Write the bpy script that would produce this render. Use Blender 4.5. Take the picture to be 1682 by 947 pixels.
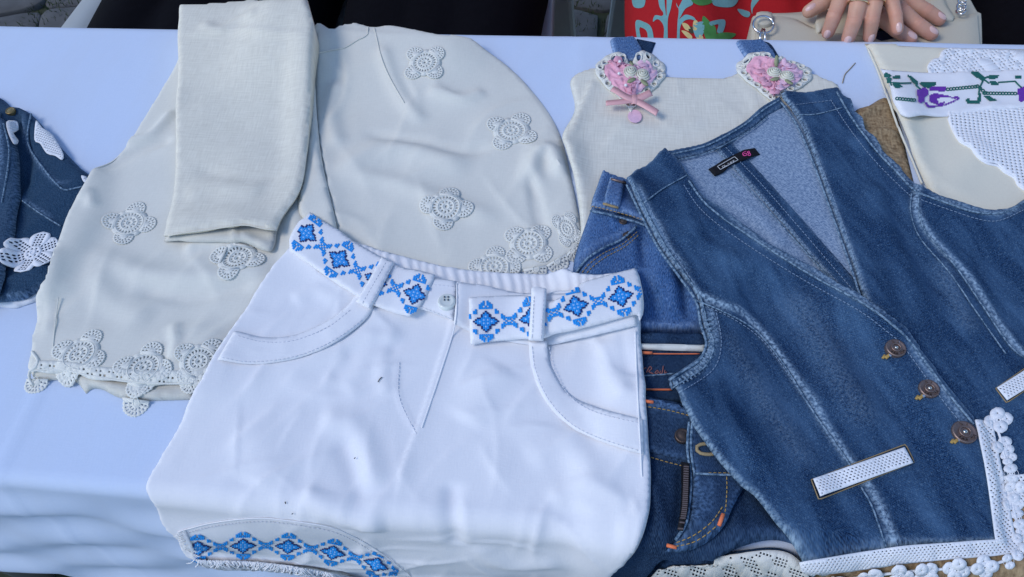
import bpy, bmesh, math, random
import numpy as np
from mathutils import Vector, Matrix
from mathutils.bvhtree import BVHTree
from mathutils.geometry import delaunay_2d_cdt
random.seed(7); RNG = np.random.default_rng(7)
SC = bpy.context.scene; COL = SC.collection
for o in list(bpy.data.objects): bpy.data.objects.remove(o)

# ---------------------------------------------------------------- camera
PW, PH, FPX = 1682.0, 947.0, 1215.0        # photo size and focal length in its pixels
ZT, HC = 0.74, 0.55                        # table-top height, camera height above it
PITCH = math.radians(56.0)
vx, vy = -11006 - PW/2, -(-155 - PH/2)     # vanishing point of the table's long edges
rr = 0.0
for _ in range(20): rr = math.asin((vy*math.cos(rr) - FPX*math.tan(PITCH))/(-vx))
Xc = np.array([-vx, -vy, FPX]); Xc /= np.linalg.norm(Xc)
Zc = np.array([math.cos(PITCH)*math.sin(rr), math.cos(PITCH)*math.cos(rr), math.sin(PITCH)])
Zc -= Xc*Xc.dot(Zc); Zc /= np.linalg.norm(Zc)
Yc = np.cross(Zc, Xc)
ROT = np.array([Xc, Yc, Zc]); EYE = np.array([0.0, 0.0, ZT+HC])
cam = bpy.data.objects.new('camera', bpy.data.cameras.new('camera')); COL.objects.link(cam)
cam.data.sensor_width = 36.0; cam.data.lens = 36.0*FPX/PW; cam.data.clip_start = 0.02; cam.data.clip_end = 200
mw = Matrix.Identity(4)
for i in range(3):
    for j in range(3): mw[i][j] = ROT[i, j]
    mw[i][3] = EYE[i]
cam.matrix_world = mw; SC.camera = cam

# ---------------------------------------------------------------- light: open shade under a clear blue sky
SUN_EL, SUN_AZ = math.radians(48), math.radians(-112)
world = bpy.data.worlds.new('World'); SC.world = world; world.use_nodes = True
wn = world.node_tree; sky = wn.nodes.new('ShaderNodeTexSky'); sky.sky_type = 'NISHITA'; sky.sun_disc = False
sky.sun_elevation = SUN_EL; sky.sun_rotation = SUN_AZ; sky.air_density = 1.0; sky.dust_density = 0.2; sky.ozone_density = 3.4
bg = wn.nodes['Background']; bg.inputs[1].default_value = 0.15; wn.links.new(sky.outputs[0], bg.inputs[0])
sun = bpy.data.objects.new('sun', bpy.data.lights.new('sun', 'SUN')); COL.objects.link(sun)
sun.data.energy = 1.15; sun.data.angle = math.radians(22); sun.data.color = (1.0, 0.95, 0.90)
sd = Vector((math.sin(SUN_AZ)*math.cos(SUN_EL), math.cos(SUN_AZ)*math.cos(SUN_EL), math.sin(SUN_EL)))
sun.rotation_euler = sd.to_track_quat('Z', 'Y').to_euler(); sun.location = (0, 0, 4)
SC.view_settings.view_transform = 'Standard'; SC.view_settings.look = 'None'
SC.view_settings.gamma = 1.0; SC.view_settings.use_curve_mapping = False
SC.view_settings.exposure = 0.36
SC.render.engine = 'CYCLES'; SC.cycles.use_denoising = True; SC.cycles.max_bounces = 6

# ---------------------------------------------------------------- pixels, rays and the table's unrolled surface
def ray(p):
    p = np.atleast_2d(np.asarray(p, float))[:, :2]
    v = np.stack([(p[:, 0]-PW/2)/FPX, -(p[:, 1]-PH/2)/FPX, -np.ones(len(p))], 1)
    d = v @ ROT.T
    return d/np.linalg.norm(d, axis=1)[:, None]
def at(px, py, z):
    d = ray((px, py))[0]; t = (z-EYE[2])/d[2]
    return EYE + d*t
RE = 0.009                                  # radius of the table's edges
YN = at(420, 780+0.085*420, ZT)[1]+RE*.45; YF = at(800, 47+0.0184*800, ZT)[1]
DEP = YF - YN; ARC = RE*math.pi/2
def p2uv(p, h=0.0):
    d = ray(p); n = len(d); h = np.broadcast_to(np.asarray(h, float), (n,))
    t = (ZT+h-EYE[2])/d[:, 2]; bad = (EYE[1]+d[:, 1]*t) < YN
    if not bad.any():
        return np.stack([EYE[0]+d[:, 0]*t, EYE[1]+d[:, 1]*t-YN], 1)
    t = np.where(bad, 0.25, t)
    for _ in range(70):
        y = EYE[1]+d[:, 1]*t; z = EYE[2]+d[:, 2]*t
        s = np.where(y >= YN, z-ZT, np.where(z <= ZT-RE, YN-RE-y, np.hypot(YN-y, z-ZT+RE)-RE)) - h
        t = t + np.clip(s, -0.05, 0.5)*0.9
    x = EYE[0]+d[:, 0]*t; y = EYE[1]+d[:, 1]*t; z = EYE[2]+d[:, 2]*t
    v = np.where(y >= YN, y-YN, np.where(z <= ZT-RE, -ARC-(ZT-RE-z), -RE*np.arctan2(YN-y, z-ZT+RE)))
    return np.stack([x, v], 1)
def surf(u, v, h, roll=False):
    u = np.asarray(u, float); v = np.asarray(v, float); h = np.broadcast_to(np.asarray(h, float), u.shape)
    a = np.clip(-v/RE, 0, math.pi/2)
    y = np.where(v >= 0, YN+v, np.where(v > -ARC, YN-(RE+h)*np.sin(a), YN-RE-h))
    z = np.where(v >= 0, ZT+h, np.where(v > -ARC, ZT-RE+(RE+h)*np.cos(a), ZT-RE+v+ARC))
    if roll:
        w = v-DEP; a = np.clip(w/RE, 0, math.pi/2)
        y = np.where(w > 0, np.where(w < ARC, YF+(RE+h)*np.sin(a), YF+RE+h), y)
        z = np.where(w > 0, np.where(w < ARC, ZT-RE+(RE+h)*np.cos(a), ZT-RE-w+ARC), z)
    return np.stack([u, y, z], 1)

# raster of what already lies on the table: everything laid later rests on it
UR, VR, RS = (-0.85, 0.95), (-0.42, 0.75), 0.0025
NU, NV = int((UR[1]-UR[0])/RS), int((VR[1]-VR[0])/RS)
GU, GV = np.meshgrid(UR[0]+(np.arange(NU)+.5)*RS, VR[0]+(np.arange(NV)+.5)*RS)
HM = np.full((NV, NU), 0.001)
def samp(A, u, v):
    x = np.clip((np.asarray(u)-UR[0])/RS-.5, 0, NU-1.001); y = np.clip((np.asarray(v)-VR[0])/RS-.5, 0, NV-1.001)
    i = x.astype(int); j = y.astype(int); fx = x-i; fy = y-j
    return (A[j, i]*(1-fx)+A[j, i+1]*fx)*(1-fy)+(A[j+1, i]*(1-fx)+A[j+1, i+1]*fx)*fy
def gauss(A, sig):
    s = sig/RS; k = np.arange(-int(3*s)-1, int(3*s)+2); w = np.exp(-.5*(k/s)**2); w /= w.sum()
    for ax in (0, 1):
        P = np.pad(A, [(len(k)//2,)*2 if q == ax else (0, 0) for q in (0, 1)], mode='edge'); B = np.zeros_like(A)
        for q, ww in enumerate(w): B += ww*(P[q:q+A.shape[0], :] if ax == 0 else P[:, q:q+A.shape[1]])
        A = B
    return A
def dilate(A, rad):
    n = max(1, int(round(rad/RS)))
    for ax in (0, 1):
        done = 0
        while done < n:
            s = min(max(1, done), n-done); B = A.copy()
            if ax == 0: B[s:] = np.maximum(B[s:], A[:-s]); B[:-s] = np.maximum(B[:-s], A[s:])
            else: B[:, s:] = np.maximum(B[:, s:], A[:, :-s]); B[:, :-s] = np.maximum(B[:, :-s], A[:, s:])
            A = B; done += s
    return A
def noise2(u, v, scale, seed=0, octv=3):
    r = np.random.default_rng(seed); o = 0; amp = 1.0
    for k in range(octv):
        for _ in range(5):
            a = r.uniform(0, 2*math.pi); f = scale*(1.9**k)*r.uniform(.7, 1.3)
            w = .35*np.sin(v*f*.6+r.uniform(0, 6))
            o = o + amp*np.sin(f*(u*math.cos(a)+v*math.sin(a))+r.uniform(0, 6.28)+w)/5
        amp *= .5
    return o
def spl(pts, step=7.0, closed=True):
    P = [np.array(p[:2], float) for p in pts]; C = [len(p) > 2 and p[2] == 1 for p in pts]; n = len(P); out = []
    for i in range(n if closed else n-1):
        p1, p2 = P[i], P[(i+1) % n]
        p0 = P[(i-1) % n] if (closed or i > 0) else p1; p3 = P[(i+2) % n] if (closed or i+2 < n) else p2
        if C[i]: p0 = p1 - (p2-p1)*.3
        if C[(i+1) % n]: p3 = p2 + (p2-p1)*.3
        m = max(2, int(math.ceil(np.linalg.norm(p2-p1)/step)))
        for k in range(m):
            t = k/m
            out.append(.5*((2*p1)+(-p0+p2)*t+(2*p0-5*p1+4*p2-p3)*t*t+(-p0+3*p1-3*p2+p3)*t**3))
    if not closed: out.append(P[-1])
    return np.array(out)
def uvof(pts, h=0.0, extra=None):
    uv = p2uv(pts, 0)
    A = soft(); old = None
    for _ in range(6):
        hh = samp(A, uv[:, 0], uv[:, 1]) + h
        if extra is not None: hh = hh + extra(uv[:, 0], uv[:, 1])
        if old is not None: hh = .6*hh+.4*old
        old = hh; uv = p2uv(pts, hh)
    return uv
def segdist(P, L, closed=False):
    """distance, signed side and arc position of points P to polyline L"""
    A = L if closed else L[:-1]; B = np.roll(L, -1, 0) if closed else L[1:]
    D = B-A; l2 = (D**2).sum(1)+1e-14; n = len(P)
    acc = np.concatenate([[0], np.cumsum(np.sqrt(l2))])
    best = np.full(n, 1e9); sg = np.zeros(n); ss = np.zeros(n)
    for c in range(0, n, 4000):
        Q = P[c:c+4000]; R_ = Q[:, None]-A[None]
        t = np.clip((R_*D).sum(2)/l2, 0, 1); E = R_-t[..., None]*D
        d2 = (E**2).sum(2); k = d2.argmin(1); ii = np.arange(len(Q))
        best[c:c+4000] = np.sqrt(d2[ii, k]); cr = D[k, 0]*R_[ii, k, 1]-D[k, 1]*R_[ii, k, 0]
        sg[c:c+4000] = np.sign(cr); ss[c:c+4000] = (acc[k]+t[ii, k]*np.sqrt(l2[k]))/acc[-1]
    return best, sg, ss
def inpoly(P, L):
    x, y = P[:, 0], P[:, 1]; c = np.zeros(len(P), bool); x1, y1 = L[-1]
    for x2, y2 in L:
        m = (y1 > y) != (y2 > y)
        if m.any(): c ^= m & (x < (x2-x1)*(y-y1)/((y2-y1) if y2 != y1 else 1e-12)+x1)
        x1, y1 = x2, y2
    return c

# ---------------------------------------------------------------- objects
def tag(o, label, cat, group=None):
    o['label'] = label; o['category'] = cat
    if group: o['group'] = group
    return o
def thing(name, loc, label, cat, group=None):
    o = bpy.data.objects.new(name, None); o.empty_display_size = .05; o.location = tuple(float(c) for c in loc); COL.objects.link(o)
    return tag(o, label, cat, group)
def origin(parent):
    if parent is None: return np.zeros(3)
    v = np.array(parent.location)
    return v + (origin(parent.parent) if parent.parent else 0)
def mesh(name, V, Fc, mat, parent=None, smooth=True, uv=None, attrs=None, mats=None, fm=None):
    V = np.asarray(V, float)-origin(parent)
    off = np.zeros(3)
    if parent is None and len(V): off = np.array([V[:, 0].mean(), V[:, 1].mean(), V[:, 2].min()]); V = V-off
    me = bpy.data.meshes.new(name); me.from_pydata(V.tolist(), [], [list(map(int, f)) for f in Fc])
    if smooth: me.polygons.foreach_set('use_smooth', np.ones(len(me.polygons), bool))
    if uv is not None:
        L = np.zeros(len(me.loops), int); me.loops.foreach_get('vertex_index', L)
        me.uv_layers.new(name='UVMap').data.foreach_set('uv', np.asarray(uv)[L].astype(np.float32).ravel())
    for k, a in (attrs or {}).items():
        me.attributes.new(k, 'FLOAT', 'POINT').data.foreach_set('value', np.asarray(a, np.float32))
    for m in (mats or [mat]): me.materials.append(m)
    if fm is not None: me.polygons.foreach_set('material_index', np.asarray(fm, np.int32))
    me.update()
    o = bpy.data.objects.new(name, me); o.location = off; COL.objects.link(o)
    if parent: o.parent = parent
    return o
def solid(o, t, off=-1):
    m = o.modifiers.new('thickness', 'SOLIDIFY'); m.thickness = t; m.offset = off; m.use_even_offset = False
    return o
def cdt(outer, holes=(), pts=None):
    V = [Vector(p) for p in outer]; faces = [list(range(len(outer)))]
    for hl in holes:
        faces.append(list(range(len(V), len(V)+len(hl)))); V += [Vector(p) for p in hl]
    if pts is not None: V += [Vector(p) for p in pts]
    r = delaunay_2d_cdt(V, [], faces, 2 if holes else 1, 1e-7)
    return np.array([(p.x, p.y) for p in r[0]]), [f for f in r[2]]

PX = 1/1950.0                                # metres per photo pixel near the middle of the table
def prof(x): x = np.clip(x, 0, 1); return np.sqrt(np.maximum(0, 1-(1-x)**2))
class Feat:
    """a fold or seam: gaussian ridge ('r') or one-sided step ('s') along a photo polyline"""
    def __init__(s, pts, w, h, kind='r', wear=0.0, fade=True, ww=None):
        s.pts, s.w, s.h, s.kind, s.wear, s.fade = pts, w*PX, h*(1.2 if w > 9 else 1.0), kind, wear, fade; s.ww = (ww or w)*PX
    def prep(s, h, extra): s.L = uvof(spl(s.pts, 12, False), h, extra)
    def val(s, P):
        d, sg, ss = segdist(P, s.L)
        tp = np.clip(np.minimum(ss, 1-ss)*6, 0, 1) if s.fade else 1.0
        tp = tp*tp*(3-2*tp) if s.fade else 1.0
        if s.kind == 'r': g = np.exp(-(d/s.w)**2)
        else: g = np.where(sg > 0, np.exp(-(d/(s.w*3))**1.5), np.exp(-(d/(s.w*.35))**2))
        return s.h*g*tp, s.wear*np.exp(-(d/s.ww)**2)*tp
def creases(P, lo, hi, seed, n, amp, ang=0.0, spread=.6, w=.0035, ln=.045):
    """many short sharp fabric creases"""
    r = np.random.default_rng(seed+500); o = np.zeros(len(P))
    for _ in range(n):
        c = r.uniform(lo, hi); a = ang+r.normal(0, spread); L_ = ln*r.uniform(.5, 1.6); ww = w*r.uniform(.5, 1.6); k = r.normal(0, 5)
        x = (P[:, 0]-c[0])*math.cos(a)+(P[:, 1]-c[1])*math.sin(a); m = np.abs(x) < L_
        if not m.any(): continue
        xm = x[m]; y = -(P[m, 0]-c[0])*math.sin(a)+(P[m, 1]-c[1])*math.cos(a)+k*xm*xm
        sg = np.where(y > 0, y/ww, -y/(ww*3.2)); o[m] += amp*r.uniform(.4, 1.3)*np.exp(-sg)*(1-(xm/L_)**2)**2
    return o
def lay(name, px, mat, parent=None, h=0.002, grid=.0045, thick=.004, edge=.010, smooth=.010, feats=(), nz=(0, 30), seed=1,
        extra=None, skirt=False, sol=.0008, clear=.0007, uvrot=0.0, roll=False, wear=0.0, edgewear=(0, .003), crs=None, update=True, fn=None, jitter=0.0, uvpoly=None):
    global HM
    pg = spl(px, grid/PX*.9) if uvpoly is None else None
    L = uvof(pg, h, extra) if uvpoly is None else np.asarray(uvpoly, float)
    if jitter: L = L + RNG.normal(0, jitter, L.shape)
    for f in feats: f.prep(h, extra)
    lo, hi = L.min(0), L.max(0)
    i0, i1 = [int(np.clip((q-UR[0])/RS, 0, NU-1)) for q in (lo[0]-.06, hi[0]+.06)]
    j0, j1 = [int(np.clip((q-VR[0])/RS, 0, NV-1)) for q in (lo[1]-.06, hi[1]+.06)]
    sub = HM[j0:j1+1, i0:i1+1]
    base = np.maximum(gauss(dilate(sub, smooth*1.3), smooth*.8), sub) if smooth > 0 else sub
    full = HM.copy(); full[j0:j1+1, i0:i1+1] = base
    def fh(P, d):
        b = samp(full, P[:, 0], P[:, 1]); q = prof(d/edge); hh = clear + thick*q; w = np.full(len(P), wear)
        if edgewear[0]: w = w + edgewear[0]*np.exp(-(d/edgewear[1])**2)
        if nz[0]: hh = hh + nz[0]*(.6+noise2(P[:, 0], P[:, 1], nz[1], seed))*q
        for f in feats:
            a, c = f.val(P); hh = hh + a*np.clip(.25+q, 0, 1); w = w + c
        if fn is not None: hh = hh + fn(P, d)
        if crs is not None: hh = hh + creases(P, lo, hi, seed, *crs)*np.clip(d/.012, .1, 1)
        hh = np.maximum(hh, clear)
        if extra is not None: hh = hh + extra(P[:, 0], P[:, 1])
        return b, hh, w
    gx = np.arange(lo[0], hi[0]+grid, grid); gy = np.arange(lo[1], hi[1]+grid, grid*.866)
    X, Y = np.meshgrid(gx, gy); X = X + (np.arange(len(gy)) % 2)[:, None]*grid*.5
    G = np.stack([X.ravel(), Y.ravel()], 1); G = G[inpoly(G, L)]
    if len(G): dg, _, _ = segdist(G, L, True); G = G[dg > grid*.55]
    V, T = cdt(L, (), G)
    d, _, _ = segdist(V, L, True); b, hh, w = fh(V, d)
    P3 = surf(V[:, 0], V[:, 1], b+hh, roll)
    c, s_ = math.cos(uvrot), math.sin(uvrot)
    uvs = np.stack([V[:, 0]*c-V[:, 1]*s_, V[:, 0]*s_+V[:, 1]*c], 1)
    if skirt:
        n0 = len(V); idx = [int(np.argmin(((V-q)**2).sum(1))) for q in L]
        ctr = L.mean(0); In = V[idx] + (ctr-V[idx])*.01
        S3 = surf(In[:, 0], In[:, 1], samp(full, In[:, 0], In[:, 1])+.0006, roll)
        P3 = np.concatenate([P3, S3]); uvs = np.concatenate([uvs, uvs[idx]]); w = np.concatenate([w, w[idx]])
        area = ((L[:, 0]*np.roll(L[:, 1], -1)-np.roll(L[:, 0], -1)*L[:, 1]).sum())
        m = len(idx)
        for k in range(m):
            k2 = (k+1) % m
            q = [idx[k], n0+k, n0+k2, idx[k2]]
            T.append(q if area > 0 else q[::-1])
    o = mesh(name, P3, T, mat, parent, True, uvs, {'wear': np.clip(w, 0, 1)})
    if sol: solid(o, sol)
    if skirt: o.data.set_sharp_from_angle(angle=math.radians(48))
    if update:
        R = np.stack([GU[j0:j1+1, i0:i1+1].ravel(), GV[j0:j1+1, i0:i1+1].ravel()], 1); ins = inpoly(R, L)
        if ins.any():
            d, _, _ = segdist(R[ins], L, True); b, hh, _ = fh(R[ins], d)
            A = HM[j0:j1+1, i0:i1+1].ravel().copy(); A[ins] = np.maximum(A[ins], b+hh); HM = HM.copy(); HM[j0:j1+1, i0:i1+1] = A.reshape(sub.shape)
    o['poly'] = 0; del o['poly']
    return o
def band(center, wpx, end=0.0):
    """outline (photo pixels) of a strip of width wpx along a polyline"""
    C = spl(center, 9, False); T = np.gradient(C, axis=0); T /= np.linalg.norm(T, axis=1)[:, None]
    N = np.stack([-T[:, 1], T[:, 0]], 1); W = np.broadcast_to(np.asarray(wpx, float), (len(C),)) if np.ndim(wpx) == 0 else np.interp(np.linspace(0, 1, len(C)), np.linspace(0, 1, len(wpx)), wpx)
    A = C+N*W[:, None]/2; B = C-N*W[:, None]/2
    k = max(1, len(C)//14)
    q = lambda Z: [tuple(Z[0])+(1,)]+[tuple(z) for z in Z[k:-k:k]]+[tuple(Z[-1])+(1,)]
    return q(A)+q(B)[::-1]
def tube(path, rad, n=6, cap=True):
    P = np.asarray(path, float); m = len(P); T = np.gradient(P, axis=0); T /= np.linalg.norm(T, axis=1)[:, None]+1e-12
    up = np.array([0, 0, 1.]); V = []; R_ = np.broadcast_to(np.asarray(rad, float), (m,))
    for i in range(m):
        a = np.cross(T[i], up)
        if np.linalg.norm(a) < 1e-3: a = np.cross(T[i], [0, 1., 0])
        a /= np.linalg.norm(a); b = np.cross(a, T[i])
        for k in range(n):
            t = 2*math.pi*k/n; V.append(P[i]+R_[i]*(a*math.cos(t)+b*math.sin(t)))
    Fc = [(i*n+k, i*n+(k+1) % n, (i+1)*n+(k+1) % n, (i+1)*n+k) for i in range(m-1) for k in range(n)]
    if cap: Fc += [tuple(range(n))[::-1], tuple((m-1)*n+k for k in range(n))]
    return V, Fc
def joinm(parts):
    V, Fc = [], []
    for v, f in parts:
        b = len(V); V.extend(list(v)); Fc.extend([tuple(b+i for i in q) for q in f])
    return V, Fc
SMO = [None, None]
def soft():
    if SMO[0] is not HM: SMO[0] = HM; SMO[1] = gauss(dilate(HM, .0035), .0030)
    return SMO[1]
def onsurf(uv, h=0.0, roll=False): return surf(uv[:, 0], uv[:, 1], samp(soft(), uv[:, 0], uv[:, 1])+h, roll)
def resamp(L, step):
    s = np.concatenate([[0], np.cumsum(np.linalg.norm(np.diff(L, axis=0), axis=1))]); n = max(2, int(s[-1]/step)+1)
    q = np.linspace(0, s[-1], n); return np.stack([np.interp(q, s, L[:, k]) for k in range(L.shape[1])], 1)
def cord(name, px, rad, mat, parent, h=0.0, closed=False, wob=0.0):
    uv = resamp(uvof(spl(px, 8, False), .003), .003); P = onsurf(uv, h+rad*.3)
    if wob: P = P + RNG.normal(0, wob, P.shape)
    v, f = tube(P, rad); return mesh(name, v, f, mat, parent)
def stitches(name, pxs, mat, parent, ln=.0026, gap=.0012, rad=.0004, h=0.0, off=0.0):
    parts = []
    for px in pxs:
        L = resamp(uvof(spl(px, 8, False), .003), .0006); T = np.gradient(L, axis=0); T /= np.linalg.norm(T, axis=1)[:, None]+1e-12
        L = L + np.stack([-T[:, 1], T[:, 0]], 1)*off; P = onsurf(L, h+rad*.35)
        a = int(ln/.0006); b = int(gap/.0006); i = 0
        while i+a < len(P):
            seg = P[i:i+a+1:max(1, a//3)].copy(); seg[0, 2] -= rad; seg[-1, 2] -= rad
            parts.append(tube(seg, rad, 4)); i += a+b
    v, f = joinm(parts); o = mesh(name, v, f, mat, parent); o['kind'] = 'stuff'; return o

# ---------------------------------------------------------------- materials
def nn(t, k, **kw):
    n = t.nodes.new(k)
    for a, b in kw.items(): setattr(n, a, b)
    return n
def fabric(name, c, c2=None, amt=.5, thread=(900, 90), cross=True, rough=.9, bump=.25, bdist=.0006, blot=None, blots=8.0, blotamt=.35, wearc=None, sheen=.0, coord='UV', spec=.2, diag=False, trans=0.0, wrk=None, fleck=None):
    m = bpy.data.materials.new(name); m.use_nodes = True; t = m.node_tree; b = t.nodes['Principled BSDF']; lk = t.links.new
    b.inputs['Roughness'].default_value = rough; b.inputs['Specular IOR Level'].default_value = spec
    if sheen: b.inputs['Sheen Weight'].default_value = sheen; b.inputs['Sheen Roughness'].default_value = .5
    tc = nn(t, 'ShaderNodeTexCoord'); src = tc.outputs[coord]
    c2 = c2 or tuple(x*.8 for x in c)
    fs = []
    for i, (a, q) in enumerate((thread, thread[::-1])[:2 if cross else 1]):
        mp = nn(t, 'ShaderNodeMapping'); mp.inputs['Scale'].default_value = (a, q, a if coord != 'UV' else 1); lk(src, mp.inputs[0])
        if diag: mp.inputs['Rotation'].default_value = (0, 0, .25)
        no = nn(t, 'ShaderNodeTexNoise'); no.inputs['Scale'].default_value = 1.0; no.inputs['Detail'].default_value = 2.0; lk(mp.outputs[0], no.inputs['Vector']); fs.append(no.outputs[0])
    if len(fs) == 2:
        ad = nn(t, 'ShaderNodeMath', operation='ADD'); lk(fs[0], ad.inputs[0]); lk(fs[1], ad.inputs[1])
        hv = nn(t, 'ShaderNodeMath', operation='MULTIPLY'); hv.inputs[1].default_value = .5; lk(ad.outputs[0], hv.inputs[0]); f = hv.outputs[0]
    else: f = fs[0]
    if diag:
        wv = nn(t, 'ShaderNodeTexWave'); wv.bands_direction = 'DIAGONAL'; wv.inputs['Scale'].default_value = 330; wv.inputs['Distortion'].default_value = 2.5; wv.inputs['Detail'].default_value = 2; wv.inputs['Detail Scale'].default_value = .6; lk(src, wv.inputs['Vector'])
        wq = nn(t, 'ShaderNodeMath', operation='MULTIPLY_ADD'); wq.inputs[1].default_value = .16; lk(wv.outputs['Fac'], wq.inputs[0]); ws_ = nn(t, 'ShaderNodeMath', operation='SUBTRACT'); ws_.inputs[1].default_value = .08; lk(f, ws_.inputs[0]); lk(ws_.outputs[0], wq.inputs[2]); f = wq.outputs[0]
    mr = nn(t, 'ShaderNodeMapRange'); mr.inputs[1].default_value = .5-.22; mr.inputs[2].default_value = .5+.22; mr.inputs[3].default_value = .5-amt; mr.inputs[4].default_value = .5+amt; lk(f, mr.inputs[0])
    mx = nn(t, 'ShaderNodeMix', data_type='RGBA'); lk(mr.outputs[0], mx.inputs[0]); mx.inputs[6].default_value = (*c2, 1); mx.inputs[7].default_value = (*c, 1); out = mx.outputs[2]
    if blot:
        nb = nn(t, 'ShaderNodeTexNoise'); nb.inputs['Scale'].default_value = blots; nb.inputs['Detail'].default_value = 5; nb.inputs['Roughness'].default_value = .65
        mpb = nn(t, 'ShaderNodeMapping'); mpb.inputs['Scale'].default_value = (2.4, .55, 1); lk(src, mpb.inputs[0]); lk(mpb.outputs[0], nb.inputs['Vector'])
        r2 = nn(t, 'ShaderNodeMapRange'); r2.inputs[1].default_value = .42; r2.inputs[2].default_value = .72; r2.inputs[4].default_value = blotamt; lk(nb.outputs[0], r2.inputs[0])
        m2 = nn(t, 'ShaderNodeMix', data_type='RGBA'); lk(r2.outputs[0], m2.inputs[0]); lk(out, m2.inputs[6]); m2.inputs[7].default_value = (*blot, 1); out = m2.outputs[2]
    if fleck:
        mpf = nn(t, 'ShaderNodeMapping'); mpf.inputs['Scale'].default_value = (2000, 420, 1); mpf.inputs['Location'].default_value = (3, 7, 0); lk(src, mpf.inputs[0]); nf = nn(t, 'ShaderNodeTexNoise'); nf.inputs['Scale'].default_value = 1.0; nf.inputs['Detail'].default_value = 1.0; lk(mpf.outputs[0], nf.inputs['Vector'])
        rf = nn(t, 'ShaderNodeMapRange'); rf.inputs[1].default_value = .56; rf.inputs[2].default_value = .70; rf.inputs[4].default_value = .5; lk(nf.outputs[0], rf.inputs[0])
        mf = nn(t, 'ShaderNodeMix', data_type='RGBA'); lk(rf.outputs[0], mf.inputs[0]); lk(out, mf.inputs[6]); mf.inputs[7].default_value = (*fleck, 1); out = mf.outputs[2]
    if wearc:
        at_ = nn(t, 'ShaderNodeAttribute'); at_.attribute_name = 'wear'
        wm = nn(t, 'ShaderNodeMath', operation='MULTIPLY'); 
        nw = nn(t, 'ShaderNodeTexNoise'); nw.inputs['Scale'].default_value = 420; nw.inputs['Detail'].default_value = 3; lk(src, nw.inputs['Vector']); rw = nn(t, 'ShaderNodeMapRange'); rw.inputs[1].default_value = .40; rw.inputs[2].default_value = .62; rw.inputs[3].default_value = .1; rw.inputs[4].default_value = 1.25; lk(nw.outputs[0], rw.inputs[0])
        lk(at_.outputs['Fac'], wm.inputs[0]); lk(rw.outputs[0], wm.inputs[1])
        w2 = nn(t, 'ShaderNodeMath', operation='ADD', use_clamp=True); lk(wm.outputs[0], w2.inputs[0])
        w3 = nn(t, 'ShaderNodeMath', operation='MULTIPLY'); w3.inputs[1].default_value = .12; lk(at_.outputs['Fac'], w3.inputs[0]); lk(w3.outputs[0], w2.inputs[1])
        m3 = nn(t, 'ShaderNodeMix', data_type='RGBA'); lk(w2.outputs[0], m3.inputs[0]); lk(out, m3.inputs[6]); m3.inputs[7].default_value = (*wearc, 1); out = m3.outputs[2]
    lk(out, b.inputs['Base Color'])
    bp = nn(t, 'ShaderNodeBump'); bp.inputs['Strength'].default_value = bump; bp.inputs['Distance'].default_value = bdist; lk(f, bp.inputs['Height']); lk(bp.outputs[0], b.inputs['Normal'])
    if wrk:
        mw_ = nn(t, 'ShaderNodeMapping'); mw_.inputs['Scale'].default_value = (wrk[0], wrk[1], wrk[0]); lk(src, mw_.inputs[0]); rn = nn(t, 'ShaderNodeTexNoise'); rn.noise_type = 'RIDGED_MULTIFRACTAL'; rn.inputs['Scale'].default_value = 1.0; rn.inputs['Detail'].default_value = 3; lk(mw_.outputs[0], rn.inputs['Vector'])
        b2 = nn(t, 'ShaderNodeBump'); b2.inputs['Strength'].default_value = wrk[2]; b2.inputs['Distance'].default_value = .002; lk(rn.outputs[0], b2.inputs['Height']); lk(b2.outputs[0], bp.inputs['Normal'])
    if trans: b.inputs['Transmission Weight'].default_value = 0
    return m
def plain(name, c, rough=.6, metal=0.0, spec=.4, var=.12, scale=300, bump=.1, sub=0.0, coat=0.0):
    m = bpy.data.materials.new(name); m.use_nodes = True; t = m.node_tree; b = t.nodes['Principled BSDF']; lk = t.links.new
    b.inputs['Roughness'].default_value = rough; b.inputs['Metallic'].default_value = metal; b.inputs['Specular IOR Level'].default_value = spec
    if sub: b.inputs['Subsurface Weight'].default_value = sub; b.inputs['Subsurface Radius'].default_value = (.008, .004, .002); b.inputs['Subsurface Scale'].default_value = .5
    if coat: b.inputs['Coat Weight'].default_value = coat
    tc = nn(t, 'ShaderNodeTexCoord'); no = nn(t, 'ShaderNodeTexNoise'); no.inputs['Scale'].default_value = scale; no.inputs['Detail'].default_value = 3; lk(tc.outputs['Object'], no.inputs['Vector'])
    mx = nn(t, 'ShaderNodeMix', data_type='RGBA'); lk(no.outputs[0], mx.inputs[0]); mx.inputs[6].default_value = (*[x*(1-var) for x in c], 1); mx.inputs[7].default_value = (*[min(1, x*(1+var)) for x in c], 1); lk(mx.outputs[2], b.inputs['Base Color'])
    if bump:
        bp = nn(t, 'ShaderNodeBump'); bp.inputs['Strength'].default_value = bump; bp.inputs['Distance'].default_value = .0006; lk(no.outputs[0], bp.inputs['Height']); lk(bp.outputs[0], b.inputs['Normal'])
    return m
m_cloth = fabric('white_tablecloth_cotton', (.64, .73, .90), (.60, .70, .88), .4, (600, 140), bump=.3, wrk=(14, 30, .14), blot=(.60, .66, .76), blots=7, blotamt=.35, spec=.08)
m_satin = fabric('cream_blouse_fabric', (.80, .775, .69), (.72, .70, .62), .4, (700, 110), rough=.75, bump=.2, spec=.15, wrk=(34, 16, .30))
m_back = fabric('cream_lining_fabric', (.74, .71, .62), None, .3, (900, 120), rough=.8, bump=.1)
m_linen = fabric('beige_linen', (.80, .76, .65), (.68, .64, .54), .7, (650, 55), bump=.4, wrk=(30, 18, .18))
m_linen2 = fabric('raw_linen_top', (.80, .77, .67), (.68, .65, .56), .75, (620, 45), bump=.5, wrk=(26, 26, .22))
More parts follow.
